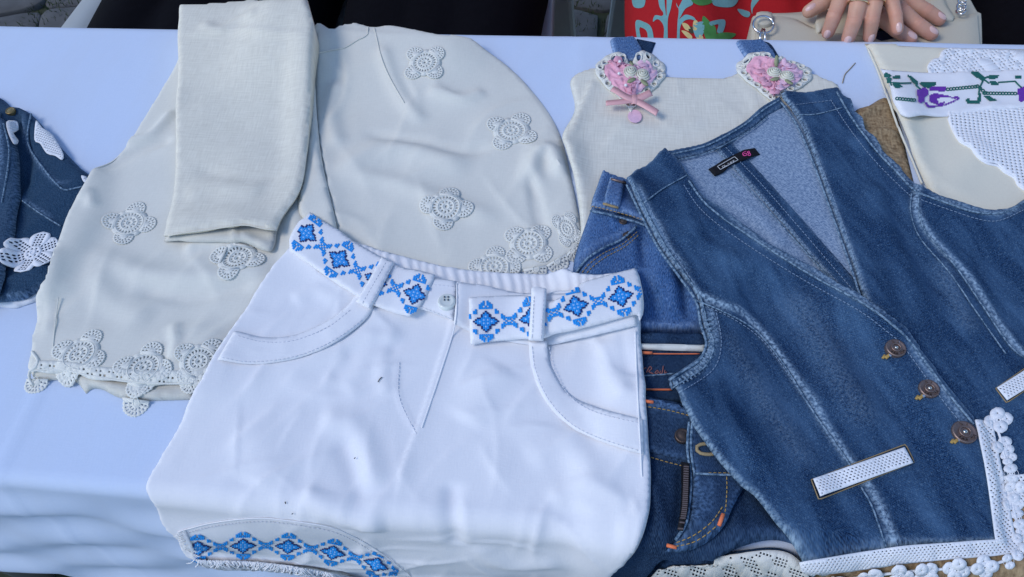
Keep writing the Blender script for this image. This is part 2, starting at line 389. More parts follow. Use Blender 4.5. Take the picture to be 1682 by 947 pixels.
m_cotton = fabric('white_shorts_cotton', (.86, .85, .87), (.80, .80, .83), .3, (700, 160), bump=.35, wrk=(46, 26, .5), spec=.05)
m_canvas = fabric('cream_canvas', (.80, .75, .61), (.73, .68, .55), .4, (900, 200), bump=.2)
m_denim = fabric('mid_blue_denim', (.028, .076, .165), (.004, .013, .043), 1.0, (1900, 700), False, fleck=(.15, .25, .36), bump=.10, blot=(.078, .160, .285), blots=19, blotamt=.7, wearc=(.31, .43, .55), wrk=(40, 16, .16), diag=True, spec=.05)
m_denim_in = fabric('pale_denim_reverse', (.33, .42, .54), (.13, .20, .32), 1.1, (900, 260), True, bump=.35)
m_denim_l = fabric('light_blue_denim', (.065, .15, .33), (.018, .055, .15), .95, (1200, 300), False, fleck=(.26, .37, .54), bump=.12, blot=(.16, .26, .47), blots=20, blotamt=.4, wearc=(.33, .45, .64), spec=.05)
m_denim_d = fabric('dark_blue_denim', (.024, .052, .105), (.006, .015, .038), 1.0, (1500, 560), False, fleck=(.08, .13, .21), bump=.12, blot=(.045, .095, .19), blots=16, blotamt=.4, wearc=(.13, .23, .40), diag=True, spec=.05)
m_denim_j = fabric('washed_dark_denim', (.036, .084, .150), (.010, .030, .066), 1.0, (1500, 560), False, fleck=(.09, .14, .20), bump=.12, blot=(.06, .10, .155), blots=18, blotamt=.4, wearc=(.20, .30, .44), diag=True, spec=.05)
m_seam = fabric('faded_denim_edge', (.24, .34, .44), (.05, .10, .17), .9, (420, 420), True, bump=.5, coord='Object')
m_burlap = fabric('brown_burlap', (.46, .33, .19), (.20, .13, .07), .8, (420, 160), True, bump=.9, bdist=.0015)
m_cro_c = plain('cream_crochet_yarn', (.78, .77, .70), .9, spec=.15, var=.10, scale=1500, bump=.35)
m_cro_w = plain('white_crochet_yarn', (.84, .85, .88), .9, spec=.15, var=.08, scale=1500, bump=.35)
m_lace = plain('offwhite_lace', (.70, .69, .64), .9, spec=.15, var=.15, scale=900, bump=.3)

# ================================================================ the table and its cloth
HANG = -float(p2uv([(255, 944)], 0.0)[0, 1])
hs = thing('folding_table', (0, (YN+YF)/2, 0), 'long narrow market table hidden under the white tablecloth', 'table')
def box(x0, x1, y0, y1, z0, z1, bev=0.0):
    V = [(x, y, z) for z in (z0, z1) for y in (y0, y1) for x in (x0, x1)]
    return V, [(0, 2, 3, 1), (4, 5, 7, 6), (0, 1, 5, 4), (2, 6, 7, 3), (0, 4, 6, 2), (1, 3, 7, 5)]
m_wood = plain('table_board', (.35, .25, .16), .7, scale=40)
m_steel = plain('painted_steel', (.25, .25, .26), .5, .3)
v, f = box(-.95, 1.0, YN-.004, YF+.004, ZT-.03, ZT-.004); mesh('tabletop', v, f, m_wood, hs, False)
for x in (-.9, .95):
    for y in (YN+.04, YF-.04):
        v, f = tube([(x, y, 0.0), (x, y, ZT-.03)], .014, 10); mesh('leg', v, f, m_steel, hs)

def cloth_h(u, v):
    fr = np.clip(-(v+.004)/.06, 0, 1); fr = fr*fr*(3-2*fr)
    w = u*.20
    hh = .0012 + .00035*noise2(u, v, 14, 3)+creases(np.stack([u.ravel(), v.ravel()], 1), np.array([-.6, -.02]), np.array([.7, .6]), 77, 46, .0010, .2, 1.0, .005, .09).reshape(u.shape)
    hh = hh + .0011*np.exp(-np.abs(v-.30-.01*np.sin(u*6))/.0025)+.0011*np.exp(-np.abs(u+.46)/.0025)+.0010*np.exp(-np.abs(v-.13)/.003)
    fold = .0032*np.sin((v+w)*72+1.2*np.sin(u*7+1))*(.55+.45*np.sin(u*9+v*16)) + .0024*np.sin((v*.8-u*.30)*95+2*np.sin(u*5)) + .0020*noise2(u, v, 40, 5)
    return hh + fr*(.006 + fold + .05*np.clip(-v-ARC, 0, 1)*.4)
us = np.arange(-1.0, 1.06, .006); vs = np.concatenate([np.arange(-HANG, .03, .005), np.arange(.03, DEP-.02, .012), np.arange(DEP-.02, DEP+.05, .005), np.arange(DEP+.05, DEP+.36, .02)])
UU, VV = np.meshgrid(us, vs); n = len(us)
hh = cloth_h(UU.ravel(), VV.ravel())
low = (.012*np.sin(us*14)+.006*np.sin(us*41+1))
VE = VV.copy(); VE[0] = VE[0]+low*.3
P3 = surf(UU.ravel(), VE.ravel(), hh, True)
Fq = [(j*n+i, j*n+i+1, (j+1)*n+i+1, (j+1)*n+i) for j in range(len(vs)-1) for i in range(n-1)]
cl = mesh('tablecloth', P3, Fq, m_cloth, None, True, np.stack([UU.ravel(), VV.ravel()], 1))
tag(cl, 'plain white cotton tablecloth spread over the table and hanging down its front', 'tablecloth'); solid(cl, .0008)
HM = cloth_h(GU, GV)

# ================================================================ crochet and lace helpers
def circ(cx, cy, r, n, ph=0.0, sq=1.0): return [(cx+r*math.cos(2*math.pi*k/n+ph), cy+r*sq*math.sin(2*math.pi*k/n+ph)) for k in range(n)]
def radhole(cx, cy, r, th, dr, dt):
    e = [(r-dr, th-dt*.8), (r+dr, th-dt), (r+dr, th+dt), (r-dr, th+dt*.8)]
    return [(cx+a*math.cos(b), cy+a*math.sin(b)) for a, b in e]
def fan_plate(cx, cy, r, th0, half=2.0):
    pts = []; N = 44
    for k in range(N+1):
        a = th0-half+2*half*k/N; rr_ = r*(.93+.09*abs(math.cos(11*(a-th0)))); pts.append((cx+rr_*math.cos(a), cy+rr_*math.sin(a)))
    hol = []
    for n_, q, dr, in ((9, .74, .10), (6, .44, .09)):
        for k in range(n_):
            a = th0-half*.82+2*half*.82*k/(n_-1); hol.append(radhole(cx, cy, r*q, a, r*dr, half*.34/n_))
    return cdt(pts, hol)
def doily_parts(lobes=4, ph=.78):
    out = []
    N = 60; body = []
    for k in range(N):
        a = 2*math.pi*k/N; body.append(((.60-.06*math.cos(lobes*(a-ph)))*math.cos(a), (.60-.06*math.cos(lobes*(a-ph)))*math.sin(a)))
    hol = [radhole(0, 0, .40, 2*math.pi*k/22, .045, .075) for k in range(22)] + [radhole(0, 0, .20, 2*math.pi*k/10+.2, .035, .14) for k in range(10)] + [circ(0, 0, .05, 6)]
    out.append((cdt(body, hol), 0.0))
    for k in range(lobes):
        a = ph+2*math.pi*k/lobes; out.append((fan_plate(.62*math.cos(a), .62*math.sin(a), .36, a), .25))
    rings = [(.29, .035), (.12, .03), (.49, .03)]
    return out, rings
DOILY = doily_parts()
def place2d(name, parts, rings, px, rpx, rot, mat, parent, up=.0001, thick=.0005, sx=1.0, flat=None):
    c = uvof([px], .004)[0]; cr = uvof([(px[0]+rpx, px[1])], .004)[0]; R_ = abs(cr[0]-c[0])
    V, Fc = [], []; ca, sa = math.cos(rot), math.sin(rot)
    def put(P):
        P = np.asarray(P)*[sx, 1.0]*(1+.03*np.sin(np.asarray(P)[:, :1]*5+px[0])*np.array([[1, .7]]))
        if flat:
            Q = np.stack([P[:, 0]*ca-P[:, 1]*sa, -(P[:, 0]*sa+P[:, 1]*ca)*flat], 1)*rpx+np.array(px[:2]); return uvof(Q, .001)
        Q = np.stack([P[:, 0]*ca-P[:, 1]*sa, P[:, 0]*sa+P[:, 1]*ca], 1)*R_+c
        return Q
    for (v2, t2), lift in parts:
        Q = put(v2); b = len(V)
        P3 = surf(Q[:, 0], Q[:, 1], samp(HMS, Q[:, 0], Q[:, 1])+up+thick+lift*thick); V.extend(P3); Fc += [tuple(b+i for i in q) for q in t2]
    o = mesh(name, V, Fc, mat, parent); solid(o, thick)
    tp = []
    for r_, w_ in rings:
        Q = put(circ(0, 0, r_, 40)+[(r_, 0)]); P3 = surf(Q[:, 0], Q[:, 1], samp(HMS, Q[:, 0], Q[:, 1])+up+thick); tp.append(tube(P3, w_*R_*.6, 5))
    if tp:
        v, f = joinm(tp); r = mesh('raised_ring', v, f, mat, o if parent is not None and parent.parent is None else parent); r['kind'] = 'stuff'
    return o
def netplate(name, outline_px, mat, parent, cell=.0024, hole=.34, rot=0.0, up=.0005, thick=.0007, fill=None, margin=.5, diamond=True, pxm=None, roll=False):
    """lace with a regular net of real holes"""
    L = spl(outline_px, 5) if pxm else uvof(spl(outline_px, 5), .004)
    if pxm: cell = pxm
    lo, hi = L.min(0)-cell*8, L.max(0)+cell*8; ct = L.mean(0); ca, sa = math.cos(rot), math.sin(rot)
    n = int(max(hi-lo)/cell)+2; C = []
    for i in range(-n, n):
        for j in range(-n, n):
            x = (i+(.5 if (diamond and j % 2) else 0))*cell; y = j*cell*(.62 if diamond else 1.0)
            C.append((x*ca-y*sa+ct[0], x*sa+y*ca+ct[1], i, j))
    C = np.array(C); ok = inpoly(C[:, :2], L); C = C[ok]; d, _, _ = segdist(C[:, :2], L, True); C = C[d > cell*margin]
    hol = []
    for x, y, i, j in C:
        if fill is not None and fill(i, j): continue
        r = cell*hole*random.uniform(.85, 1.1); k = 4
        hol.append([(x+r*math.cos(rot+a), y+r*(.62 if diamond else 1)*math.sin(rot+a)) for a in ([0, math.pi/2, math.pi, -math.pi/2] if diamond else [.785, 2.356, 3.927, 5.498])])
    V, T = cdt(L, hol)
    if pxm: V = uvof(V, .002); T = [t[::-1] for t in T]
    P3 = surf(V[:, 0], V[:, 1], samp(HMS, V[:, 0], V[:, 1])+up+thick, roll)
    o = mesh(name, P3, T, mat, parent); solid(o, thick); return o
HMS = HM
def fresh(s=.003):
    """smooth copy of the relief for things sewn onto it"""
    global HMS
    HMS = np.maximum(gauss(dilate(HM, s*.8), s*.6), HM)
def spread(pts, dx, dy): return [(p[0]+dx, p[1]+dy)+tuple(p[2:]) for p in pts]

# ================================================================ burlap runner (lowest layer, right)
c0 = surf(*[np.array([q]) for q in uvof([(1550, 600)])[0]], 0)[0]
burlap = thing('burlap_runner', c0, 'crumpled brown burlap runner lying under the denim vest', 'table runner')
lay('cloth', [(1398, 192), (1428, 172), (1458, 160), (1478, 200), (1490, 250), (1502, 300, 1), (1560, 420), (1640, 600), (1760, 800), (1790, 1040, 1), (1340, 1030, 1), (1330, 800), (1380, 500), (1372, 300)],
    m_burlap, burlap, grid=.004, thick=.004, nz=(.0012, 70), feats=[Feat([(1398, 205), (1425, 188), (1448, 184), (1468, 190)], 9, .007), Feat([(1400, 238), (1435, 225), (1455, 226), (1478, 232)], 9, .007), Feat([(1420, 270), (1450, 262), (1480, 272)], 9, .003), Feat([(1400, 945), (1600, 930), (1740, 935)], 12, .002)], seed=4)
# ================================================================ cream canvas bag with embroidery (top right)
c0 = surf(*[np.array([q]) for q in uvof([(1600, 220)])[0]], 0)[0]
tote = thing('canvas_tote', c0, 'flat cream canvas tote with white doily and purple rose embroidery band', 'tote bag')
lay('canvas_panel', [(1421, 70, 1), (1530, 76), (1682, 79), (1790, 82, 1), (1830, 380, 1), (1640, 400), (1540, 360, 1), (1520, 310), (1498, 260), (1480, 212), (1464, 175), (1448, 125), (1432, 95)],
    m_canvas, tote, grid=.005, thick=.0035, edge=.003, nz=(.0009, 22), seed=6, crs=(24, .0008, .9, .8, .004, .05), feats=[Feat([(1560, 330), (1580, 270), (1620, 240)], 30, .002), Feat([(1440, 110), (1500, 118), (1600, 115)], 10, .0008)], roll=True)
cord('hem_edge', [(1427, 76), (1443, 112), (1460, 158), (1477, 205), (1494, 245), (1516, 298)], .0011, m_canvas, tote)
# ================================================================ washed denim jacket with crochet (left edge)
c0 = surf(*[np.array([q]) for q in uvof([(20, 380)])[0]], 0)[0]
jacket = thing('denim_jacket', c0, 'dark washed denim jacket with white crochet patches at the left edge', 'jacket')
lay('lining_hem', [(-160, 470, 1), (0, 503), (40, 500), (75, 486), (110, 470, 1), (110, 400, 1), (-160, 400, 1)], m_cotton, jacket, thick=.003, edge=.004)
lay('body', [(-200, 130, 1), (-40, 150), (0, 160), (20, 176), (42, 181), (62, 198), (100, 242), (130, 274), (150, 296), (150, 360), (120, 420), (96, 470, 1), (60, 480), (20, 494), (-160, 500, 1)],
    m_denim_j, jacket, grid=.0032, thick=.006, edge=.008, nz=(.0022, 50), seed=8, uvrot=.5, edgewear=(.35, .003),
    feats=[Feat([(48, 184), (42, 215), (46, 240), (70, 275), (97, 306), (112, 308), (135, 303)], 4, .0018, 'r', .6), Feat([(34, 326), (60, 345), (97, 368)], 4, .0014, 'r', .45), Feat([(25, 180), (35, 215), (48, 262), (40, 330)], 13, -.006), Feat([(10, 470), (60, 455), (90, 440)], 10, .003), Feat([(10, 492), (45, 488), (80, 476)], 5, .002, 'r', .5)])
lay('sleeve', [(-200, 175, 1), (-20, 180), (2, 192), (18, 210), (30, 245), (36, 295), (30, 350), (20, 405), (8, 455), (0, 488), (-14, 505), (-200, 515, 1)],
    m_denim_j, jacket, grid=.0035, thick=.008, edge=.010, nz=(.002, 40), seed=9, uvrot=.2, wear=.12, edgewear=(.4, .004), feats=[Feat([(3, 200), (12, 240), (9, 280), (0, 330)], 4, .0014, 'r', .6)])
cord('pocket_seam', [(49, 184), (43, 215), (47, 241), (71, 276), (98, 306), (112, 308), (134, 303)], .0010, m_seam, jacket)
cord('yoke_seam', [(34, 326), (60, 345), (97, 368)], .0008, m_seam, jacket)
cord('sleeve_seam', [(3, 200), (12, 240), (9, 280), (0, 330)], .0009, m_seam, jacket)
m_brassd = plain('dark_brass', (.30, .22, .10), .45, .8)
def disc_on(name, px, rpx, h, mat, parent, dome=.25, rim=.12, n=24):
    c = uvof([px], .004)[0]; cr = uvof([(px[0]+rpx, px[1])], .004)[0]; R_ = abs(cr[0]-c[0]); z0 = float(samp(HM, [c[0]], [c[1]])[0])
    prf = [(1.0, -.002), (1.02, h*.5), (1-rim*.5, h), (1-rim*1.6, h*.72), (.45, h*(.72+dome)), (0.02, h*(.75+dome))]
    V = []; Fc = []
    for r_, z in prf:
        for k in range(n):
            a = 2*math.pi*k/n; V.append(surf(np.array([c[0]+R_*r_*math.cos(a)]), np.array([c[1]+R_*r_*math.sin(a)]), np.array([z0+z]))[0])
    for i in range(len(prf)-1):
        for k in range(n): Fc.append((i*n+k, i*n+(k+1) % n, (i+1)*n+(k+1) % n, (i+1)*n+k))
    Fc.append(tuple((len(prf)-1)*n+k for k in range(n)))
    return mesh(name, V, Fc, mat, parent)
disc_on('shank_button', (14, 178), 8, .003, m_brassd, jacket)
def petal_parts(n=6, net=True):
    out = []
    for k in range(n):
        a = 2*math.pi*k/n+.3; cx, cy = .62*math.cos(a), .62*math.sin(a); P = []
        for q in range(26):
            b = 2*math.pi*q/26; x, y = .40*math.cos(b), .40*math.sin(b)*(1+.25*math.cos(b)); x *= 1+.04*math.cos(8*b)
            P.append((cx+x*math.cos(a)-y*math.sin(a), cy+x*math.sin(a)+y*math.cos(a)))
        hol = []
        for i in range(-2, 3):
            for j in (-1, 0, 1):
                x, y = i*.125, j*.135
                if (x/.34)**2+(y/.22)**2 < .95:
                    x2, y2 = cx+x*math.cos(a)-y*math.sin(a), cy+x*math.sin(a)+y*math.cos(a); hol.append(circ(x2, y2, .050, 5))
        out.append((cdt(P, hol), .2*(k % 2)))
    out.append((cdt(circ(0, 0, .33, 20), [circ(.2*math.cos(2*math.pi*k/7), .2*math.sin(2*math.pi*k/7), .045, 5) for k in range(7)]), .5))
    return out, [(.10, .07)]
PET = petal_parts(); fresh()
place2d('crochet_flower', *PET, (50, 411), 42, .3, m_cro_w, jacket)
for P_ in ([(57, 195), (67, 206), (82, 216), (93, 232), (102, 250), (99, 259), (88, 252), (74, 248), (63, 232), (54, 226)], [(9, 197), (24, 194), (27, 208), (20, 215), (28, 228), (22, 234), (13, 218)], [(131, 285), (142, 288), (146, 296), (136, 296)]):
    netplate('crochet_patch', P_, m_cro_w, jacket, .0036, .30, .6)

# ================================================================ cream blouse with crochet doilies
c0 = surf(*[np.array([q]) for q in uvof([(480, 330)])[0]], 0)[0]
blouse = thing('cream_blouse', c0, 'cream satin blouse covered in crochet doilies with its linen sleeve folded over', 'blouse')
sm = lambda x: (lambda q: q*q*(3-2*q))(np.clip(x, 0, 1))
upx = lambda p: uvof([p], 0.0)[0]
lay('back_hem', [(62, 560, 1), (50, 598), (60, 622), (118, 624), (140, 645, 1), (152, 637), (170, 640), (195, 652), (235, 657), (320, 655, 1), (340, 560, 1)], m_back, blouse, grid=.004, thick=.003, edge=.004, nz=(.0012, 60), seed=3,
    feats=[Feat([(150, 625), (180, 640), (230, 648), (300, 652)], 7, .003), Feat([(120, 618), (170, 630), (240, 640)], 5, .002)])
ub, ue = upx((560, 60)), upx((700, 60))
far_b = lambda u, v: .020*sm((v-(DEP-.14))/.12)*sm((u-ub[0]+.10)/.06)*(1-sm((u-ue[0]-.02)/.10))
lay('body', [(300, 60, 1), (400, 60), (515, 45, 1), (519, 38), (528, 38), (545, 47), (562, 40), (585, 37), (612, 43), (640, 40), (680, 47), (720, 55), (768, 60), (800, 82), (850, 122), (897, 178), (922, 226), (938, 290), (950, 350), (957, 385), (950, 410), (925, 425), (890, 440), (840, 447), (780, 455),
             (640, 520), (480, 600), (340, 640, 1), (318, 626), (260, 625), (205, 622), (140, 612), (112, 605), (72, 603), (47, 606), (52, 575), (64, 515), (84, 432), (104, 370), (138, 302), (172, 274), (206, 240), (234, 196), (262, 150), (290, 100)],
    m_satin, blouse, grid=.0036, thick=.0022, edge=.003, nz=(.0015, 26), seed=11, crs=(90, .0020, .9, .9, .0045, .055), extra=far_b, skirt=True,
    feats=[Feat([(521, 70), (523, 190), (533, 270), (556, 372)], 7, .0035, 's', fade=False), Feat([(625, 70), (640, 120), (662, 165), (700, 210)], 16, .0035), Feat([(560, 130), (545, 190), (560, 250)], 18, .004),
           Feat([(545, 300), (620, 250), (700, 255), (780, 285)], 26, .004), Feat([(590, 220), (680, 235), (760, 250), (820, 240)], 14, -.003), Feat([(870, 310), (880, 260), (905, 250), (925, 300)], 16, .006), Feat([(895, 395), (880, 330), (868, 280)], 10, -.004),
           Feat([(560, 290), (640, 300), (720, 330), (830, 365)], 20, .003), Feat([(700, 150), (760, 165), (800, 150)], 14, .003), Feat([(200, 235), (250, 225), (290, 180)], 12, .004), Feat([(165, 290), (180, 275), (240, 245), (290, 230)], 12, -.004),
           Feat([(180, 420), (230, 450), (330, 460), (420, 450), (470, 430)], 24, .005), Feat([(220, 480), (330, 490), (430, 468)], 16, -.003), Feat([(180, 400), (165, 450), (190, 500), (260, 530)], 26, .0035), Feat([(290, 530), (292, 560), (285, 600)], 10, .003), Feat([(100, 400), (92, 480), (84, 560)], 12, .002),
           Feat([(300, 415), (345, 400), (400, 410)], 14, .004), Feat([(130, 330), (150, 320), (160, 350)], 10, .003), Feat([(480, 340), (490, 400), (470, 450)], 18, .003)])
lay('front_placket', [(517, 92, 1), (521, 190), (530, 268), (553, 372), (546, 384), (500, 360), (490, 330), (500, 240), (508, 150), (512, 92, 1)], m_satin, blouse, thick=.002, edge=.004, nz=(.0007, 60), feats=[Feat([(505, 230), (515, 250), (522, 280)], 8, .0012)])
cord('yoke_seam', [(519, 84), (545, 78), (566, 74), (590, 60), (618, 52), (640, 47)], .0006, m_satin, blouse)
cord('shoulder_seam', [(617, 54), (626, 92), (640, 125), (663, 165)], .0005, m_satin, blouse)
cord('side_seam', [(93, 485), (86, 545), (84, 570)], .0005, m_satin, blouse)
fresh()
for (x, y, r, rot, sx) in ((697, 98, 40, 0.05, 1), (840, 210, 46, .35, 1), (732, 335, 47, .75, 1), (210, 362, 47, .8, .95), (388, 420, 47, .7, 1), (125, 578, 50, .55, 1.0), (232, 600, 50, .75, 1), (324, 590, 52, .35, 1), (868, 396, 50, .15, 1.0), (932, 372, 44, .4, .6), (812, 434, 46, .85, 1)):
    place2d('crochet_doily', *DOILY, (x, y), r, rot, m_cro_c, blouse, sx=sx)
HALF = ([(fan_plate(0, 0, 1.0, -math.pi/2, 1.75), 0.0)], [(.25, .05)])
for (x, y, r, rot) in ((55, 622, 20, 0), (228, 625, 22, .05), (220, 658, 22, -.05), (108, 603, 20, .1), (310, 622, 20, .2), (880, 438, 20, .3), (915, 425, 20, .7), (940, 408, 17, 1.0)):
    place2d('crochet_scallop', *HALF, (x, y), r, rot, m_cro_c, blouse)
netplate('lace_border', [(58, 590, 1), (110, 592), (160, 600), (230, 606), (300, 606), (345, 600, 1), (330, 636, 1), (290, 628), (240, 632), (200, 624), (150, 622), (120, 610), (80, 612), (48, 606, 1)], m_cro_c, blouse, up=.0002, thick=.0005, rot=.1, hole=.33, diamond=False, pxm=7.0, fill=lambda i, j: (i*5+j*3) % 7 < 3)
cord('scalloped_edge', [(50, 575), (60, 590), (55, 602), (45, 608), (46, 622), (52, 630)], .0013, m_cro_c, blouse)
cord('scalloped_edge', [(47, 607), (75, 604), (110, 606), (140, 613), (200, 623), (260, 627), (315, 627)], .0009, m_cro_c, blouse)
# the linen sleeve, folded over the blouse
vs0 = upx((400, 300))[1]
far_s = lambda u, v: .002+.030*sm((v-vs0)/(DEP+.03-vs0))
lay('sleeve_inside', [(272, 390, 1), (300, 370), (420, 360), (456, 376, 1), (452, 404), (445, 414), (432, 412), (408, 402), (386, 398), (340, 397), (290, 397), (269, 396, 1)], m_back, blouse, grid=.004, thick=.0025, edge=.003,
    feats=[Feat([(386, 372), (388, 398)], 5, .003), Feat([(395, 385), (420, 400), (445, 405)], 8, .003)])
lay('sleeve', [(296, 10, 1), (345, 8), (395, 4), (420, 3), (442, 14), (474, 20), (490, 14), (508, 8, 1), (513, 32), (516, 50), (513, 120), (508, 200), (500, 285), (487, 325), (470, 352), (456, 380, 1), (430, 378), (408, 372), (386, 372), (340, 379), (300, 384), (270, 390, 1), (279, 358), (288, 290), (290, 200), (293, 110), (292, 58)],
    m_linen, blouse, grid=.004, thick=.003, edge=.004, extra=far_s, skirt=True, nz=(.0009, 24), seed=21, clear=.002, crs=(22, .0007, .1, .8, .004, .04),
    feats=[Feat([(330, 40), (360, 55), (400, 40), (430, 30)], 14, .003), Feat([(300, 330), (370, 310), (440, 320)], 26, .0025), Feat([(320, 280), (400, 300), (480, 290)], 14, -.0015), Feat([(300, 62), (400, 58), (510, 66)], 10, .0015)])
cord('cuff_edge', [(274, 384), (300, 379), (340, 374), (386, 367), (408, 367), (430, 372), (454, 375)], .0006, m_linen, blouse)

# ================================================================ raw linen top with denim straps
c0 = surf(*[np.array([q]) for q in uvof([(1150, 200)])[0]], 0)[0]
top = thing('linen_pinafore', c0, 'raw linen pinafore top with denim straps and pink heart brooches', 'pinafore')
lay('bodice', [(937, 132), (960, 114, 1), (1000, 112), (1060, 122), (1110, 128), (1150, 128), (1195, 126), (1230, 110), (1290, 104), (1340, 122), (1376, 137, 1), (1384, 165), (1370, 230), (1340, 330), (1300, 420, 1), (1130, 480), (990, 470), (955, 400, 1), (952, 350), (944, 300), (930, 250), (924, 226), (944, 178)],
    m_linen2, top, grid=.004, thick=.0035, edge=.004, nz=(.0012, 26), seed=14, crs=(40, .0009, 1.2, .8, .003, .04), feats=[Feat([(975, 130), (950, 190), (935, 235)], 6, .0035, 's'), Feat([(1000, 210), (1080, 220), (1160, 200)], 20, .0015), Feat([(1110, 130), (1115, 160)], 8, .001)])
for pts in ([(1046, 62, 1), (1077, 68, 1), (1066, 98, 1), (1050, 98, 1)], [(1256, 66, 1), (1268, 72), (1286, 102, 1), (1262, 102, 1)]):
    lay('strap_back', pts, m_denim_d, top, grid=.003, thick=.002, edge=.003, roll=True, smooth=.006)
for pts in ([(1002, 66), (1010, 62, 1), (1042, 61, 1), (1052, 74), (1064, 100, 1), (1012, 100, 1)], [(1209, 70), (1216, 66, 1), (1252, 65, 1), (1262, 74), (1286, 108, 1), (1234, 108, 1)]):
    lay('strap', pts, m_denim_l, top, grid=.0028, thick=.004, edge=.004, roll=True, smooth=.006, wear=.1, edgewear=(.8, .0022))
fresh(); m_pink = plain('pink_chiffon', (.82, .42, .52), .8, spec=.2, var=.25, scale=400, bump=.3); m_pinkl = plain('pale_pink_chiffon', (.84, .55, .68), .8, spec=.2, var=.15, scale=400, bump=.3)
m_ribbon = plain('salmon_ribbon', (.78, .42, .42), .45, spec=.4, var=.06); m_pearl = plain('pearl_bead', (.85, .83, .82), .2, spec=.7, var=.03, coat=.5)
m_rose = plain('ivory_satin_rose', (.72, .70, .58), .5, spec=.4, var=.1); m_leafs = plain('olive_satin_leaf', (.30, .32, .18), .6)
def heart(px, s, rot, hideR=False, ys=1.3):
    c = uvof([px], .008)[0]; ca, sa = math.cos(rot), math.sin(rot); k = abs(uvof([(px[0]+s, px[1])], .008)[0][0]-c[0])
    loc = lambda P: np.stack([np.asarray(P)[:, 0]*ca-np.asarray(P)[:, 1]*sa, (np.asarray(P)[:, 0]*sa+np.asarray(P)[:, 1]*ca)*ys], 1)*k+c
    zz = lambda Q, h: surf(Q[:, 0], Q[:, 1], samp(HMS, Q[:, 0], Q[:, 1])+h)
    t = np.linspace(0, 2*math.pi, 80, endpoint=False)
    HX = np.stack([16*np.sin(t)**3, 13*np.cos(t)-5*np.cos(2*t)-2*np.cos(3*t)-np.cos(4*t)+3], 1)/17
    sc = 1+.05*np.abs(np.cos(t*9)); out = (HX*1.22)*sc[:, None]
    hol = []; mid = HX*1.07
    acc = np.concatenate([[0], np.cumsum(np.linalg.norm(np.diff(np.vstack([mid, mid[:1]]), axis=0), axis=1))]); mm = np.vstack([mid, mid[:1]])
    cnt = 20
    for q in range(cnt):
        s_ = acc[-1]*(q+.5)/cnt; x = np.interp(s_, acc, mm[:, 0]); y = np.interp(s_, acc, mm[:, 1]); hol.append(circ(x, y, .075, 8))
    V, T = cdt([tuple(p) for p in out], hol); root = mesh('heart_brooch', zz(loc(V), .0022), T, m_cro_c, top); solid(root, .0018)
    parts = []
    for q in range(cnt):
        s_ = acc[-1]*(q+.5)/cnt; x = np.interp(s_, acc, mm[:, 0]); y = np.interp(s_, acc, mm[:, 1]); Q = loc(circ(x, y, .10, 12)+[(x+.10, y)]); parts.append(tube(zz(Q, .0026), k*.026, 5))
    v, f = joinm(parts); mesh('lace_loops', v, f, m_cro_c, root)['kind'] = 'stuff'
    # gathered chiffon filling
    r = np.linspace(0, 1, 16); A, B = np.meshgrid(np.arange(160), r); th = 2*math.pi*A/160
    bx = np.interp(th.ravel(), t, HX[:, 0], period=2*math.pi)*B.ravel()*.93; by = np.interp(th.ravel(), t, HX[:, 1], period=2*math.pi)*B.ravel()*.93
    hz = .0035+.0035*np.sqrt(np.maximum(0, 1-B.ravel()**2))+.0013*np.sin(th.ravel()*17+6*B.ravel()+2*np.sin(B.ravel()*14))*np.minimum(1, B.ravel()*2)+.0008*noise2(bx, by, 11, int(px[0]))
    P3 = zz(loc(np.stack([bx, by], 1)), hz); nA = 160
    Fc = [(j*nA+i, j*nA+(i+1) % nA, (j+1)*nA+(i+1) % nA, (j+1)*nA+i) for j in range(15) for i in range(nA)]
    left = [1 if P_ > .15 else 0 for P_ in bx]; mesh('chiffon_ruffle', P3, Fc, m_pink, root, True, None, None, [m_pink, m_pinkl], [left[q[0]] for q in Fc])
    pr = []
    for i in range(26):                     # little gathered petals
        a = random.uniform(0, 6.28); rr_ = random.uniform(.15, .85); x = np.interp(a, t, HX[:, 0], period=2*math.pi)*rr_; y = np.interp(a, t, HX[:, 1], period=2*math.pi)*rr_
        Q = loc([(x+.16*math.cos(2*math.pi*q/9), y+.12*math.sin(2*math.pi*q/9)) for q in range(9)]+[(x, y)])
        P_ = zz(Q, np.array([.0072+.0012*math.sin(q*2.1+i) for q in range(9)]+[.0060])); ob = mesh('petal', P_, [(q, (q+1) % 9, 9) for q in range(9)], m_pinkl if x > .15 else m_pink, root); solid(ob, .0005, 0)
    def rose(x, y, R_):
        pts = []
        for q in range(70):
            a = q*.36; w = .10+.9*q/69; pts.append((x+R_*w*math.cos(a), y+R_*w*math.sin(a)*.85))
        Q = loc(pts); P_ = zz(Q, np.array([.0125-.0050*(q/69)**1.5 for q in range(70)])); vv = []; ff = []
        for q in range(70): vv += [P_[q], P_[q]+np.array([0, 0, -.0042])]
        ff = [(2*q, 2*q+1, 2*q+3, 2*q+2) for q in range(69)]; ob = mesh('satin_rose', vv, ff, m_rose, root); solid(ob, .0011, 0)
        Q = loc(circ(x, y, R_*.95, 14)+[(x, y)]); ob2 = mesh('rose_base', zz(Q, np.array([.0070]*14+[.0105])), [(i, (i+1) % 14, 14) for i in range(14)], m_rose, root); solid(ob2, .001)
    rose(-.02, .22, .24); rose(.36, .12, .24)
    for (x, y, a) in ((.0, -.10, 3.6), (.42, -.18, 5.6), (.02, .58, 1.7)):
        Q = loc([(x+.16*math.cos(q*.785)*math.cos(a)-.07*math.sin(q*.785)*math.sin(a), y+.16*math.cos(q*.785)*math.sin(a)+.07*math.sin(q*.785)*math.cos(a)) for q in range(8)]); ob = mesh('satin_leaf', zz(Q, .0086), [tuple(range(8))], m_leafs, root); solid(ob, .0006)
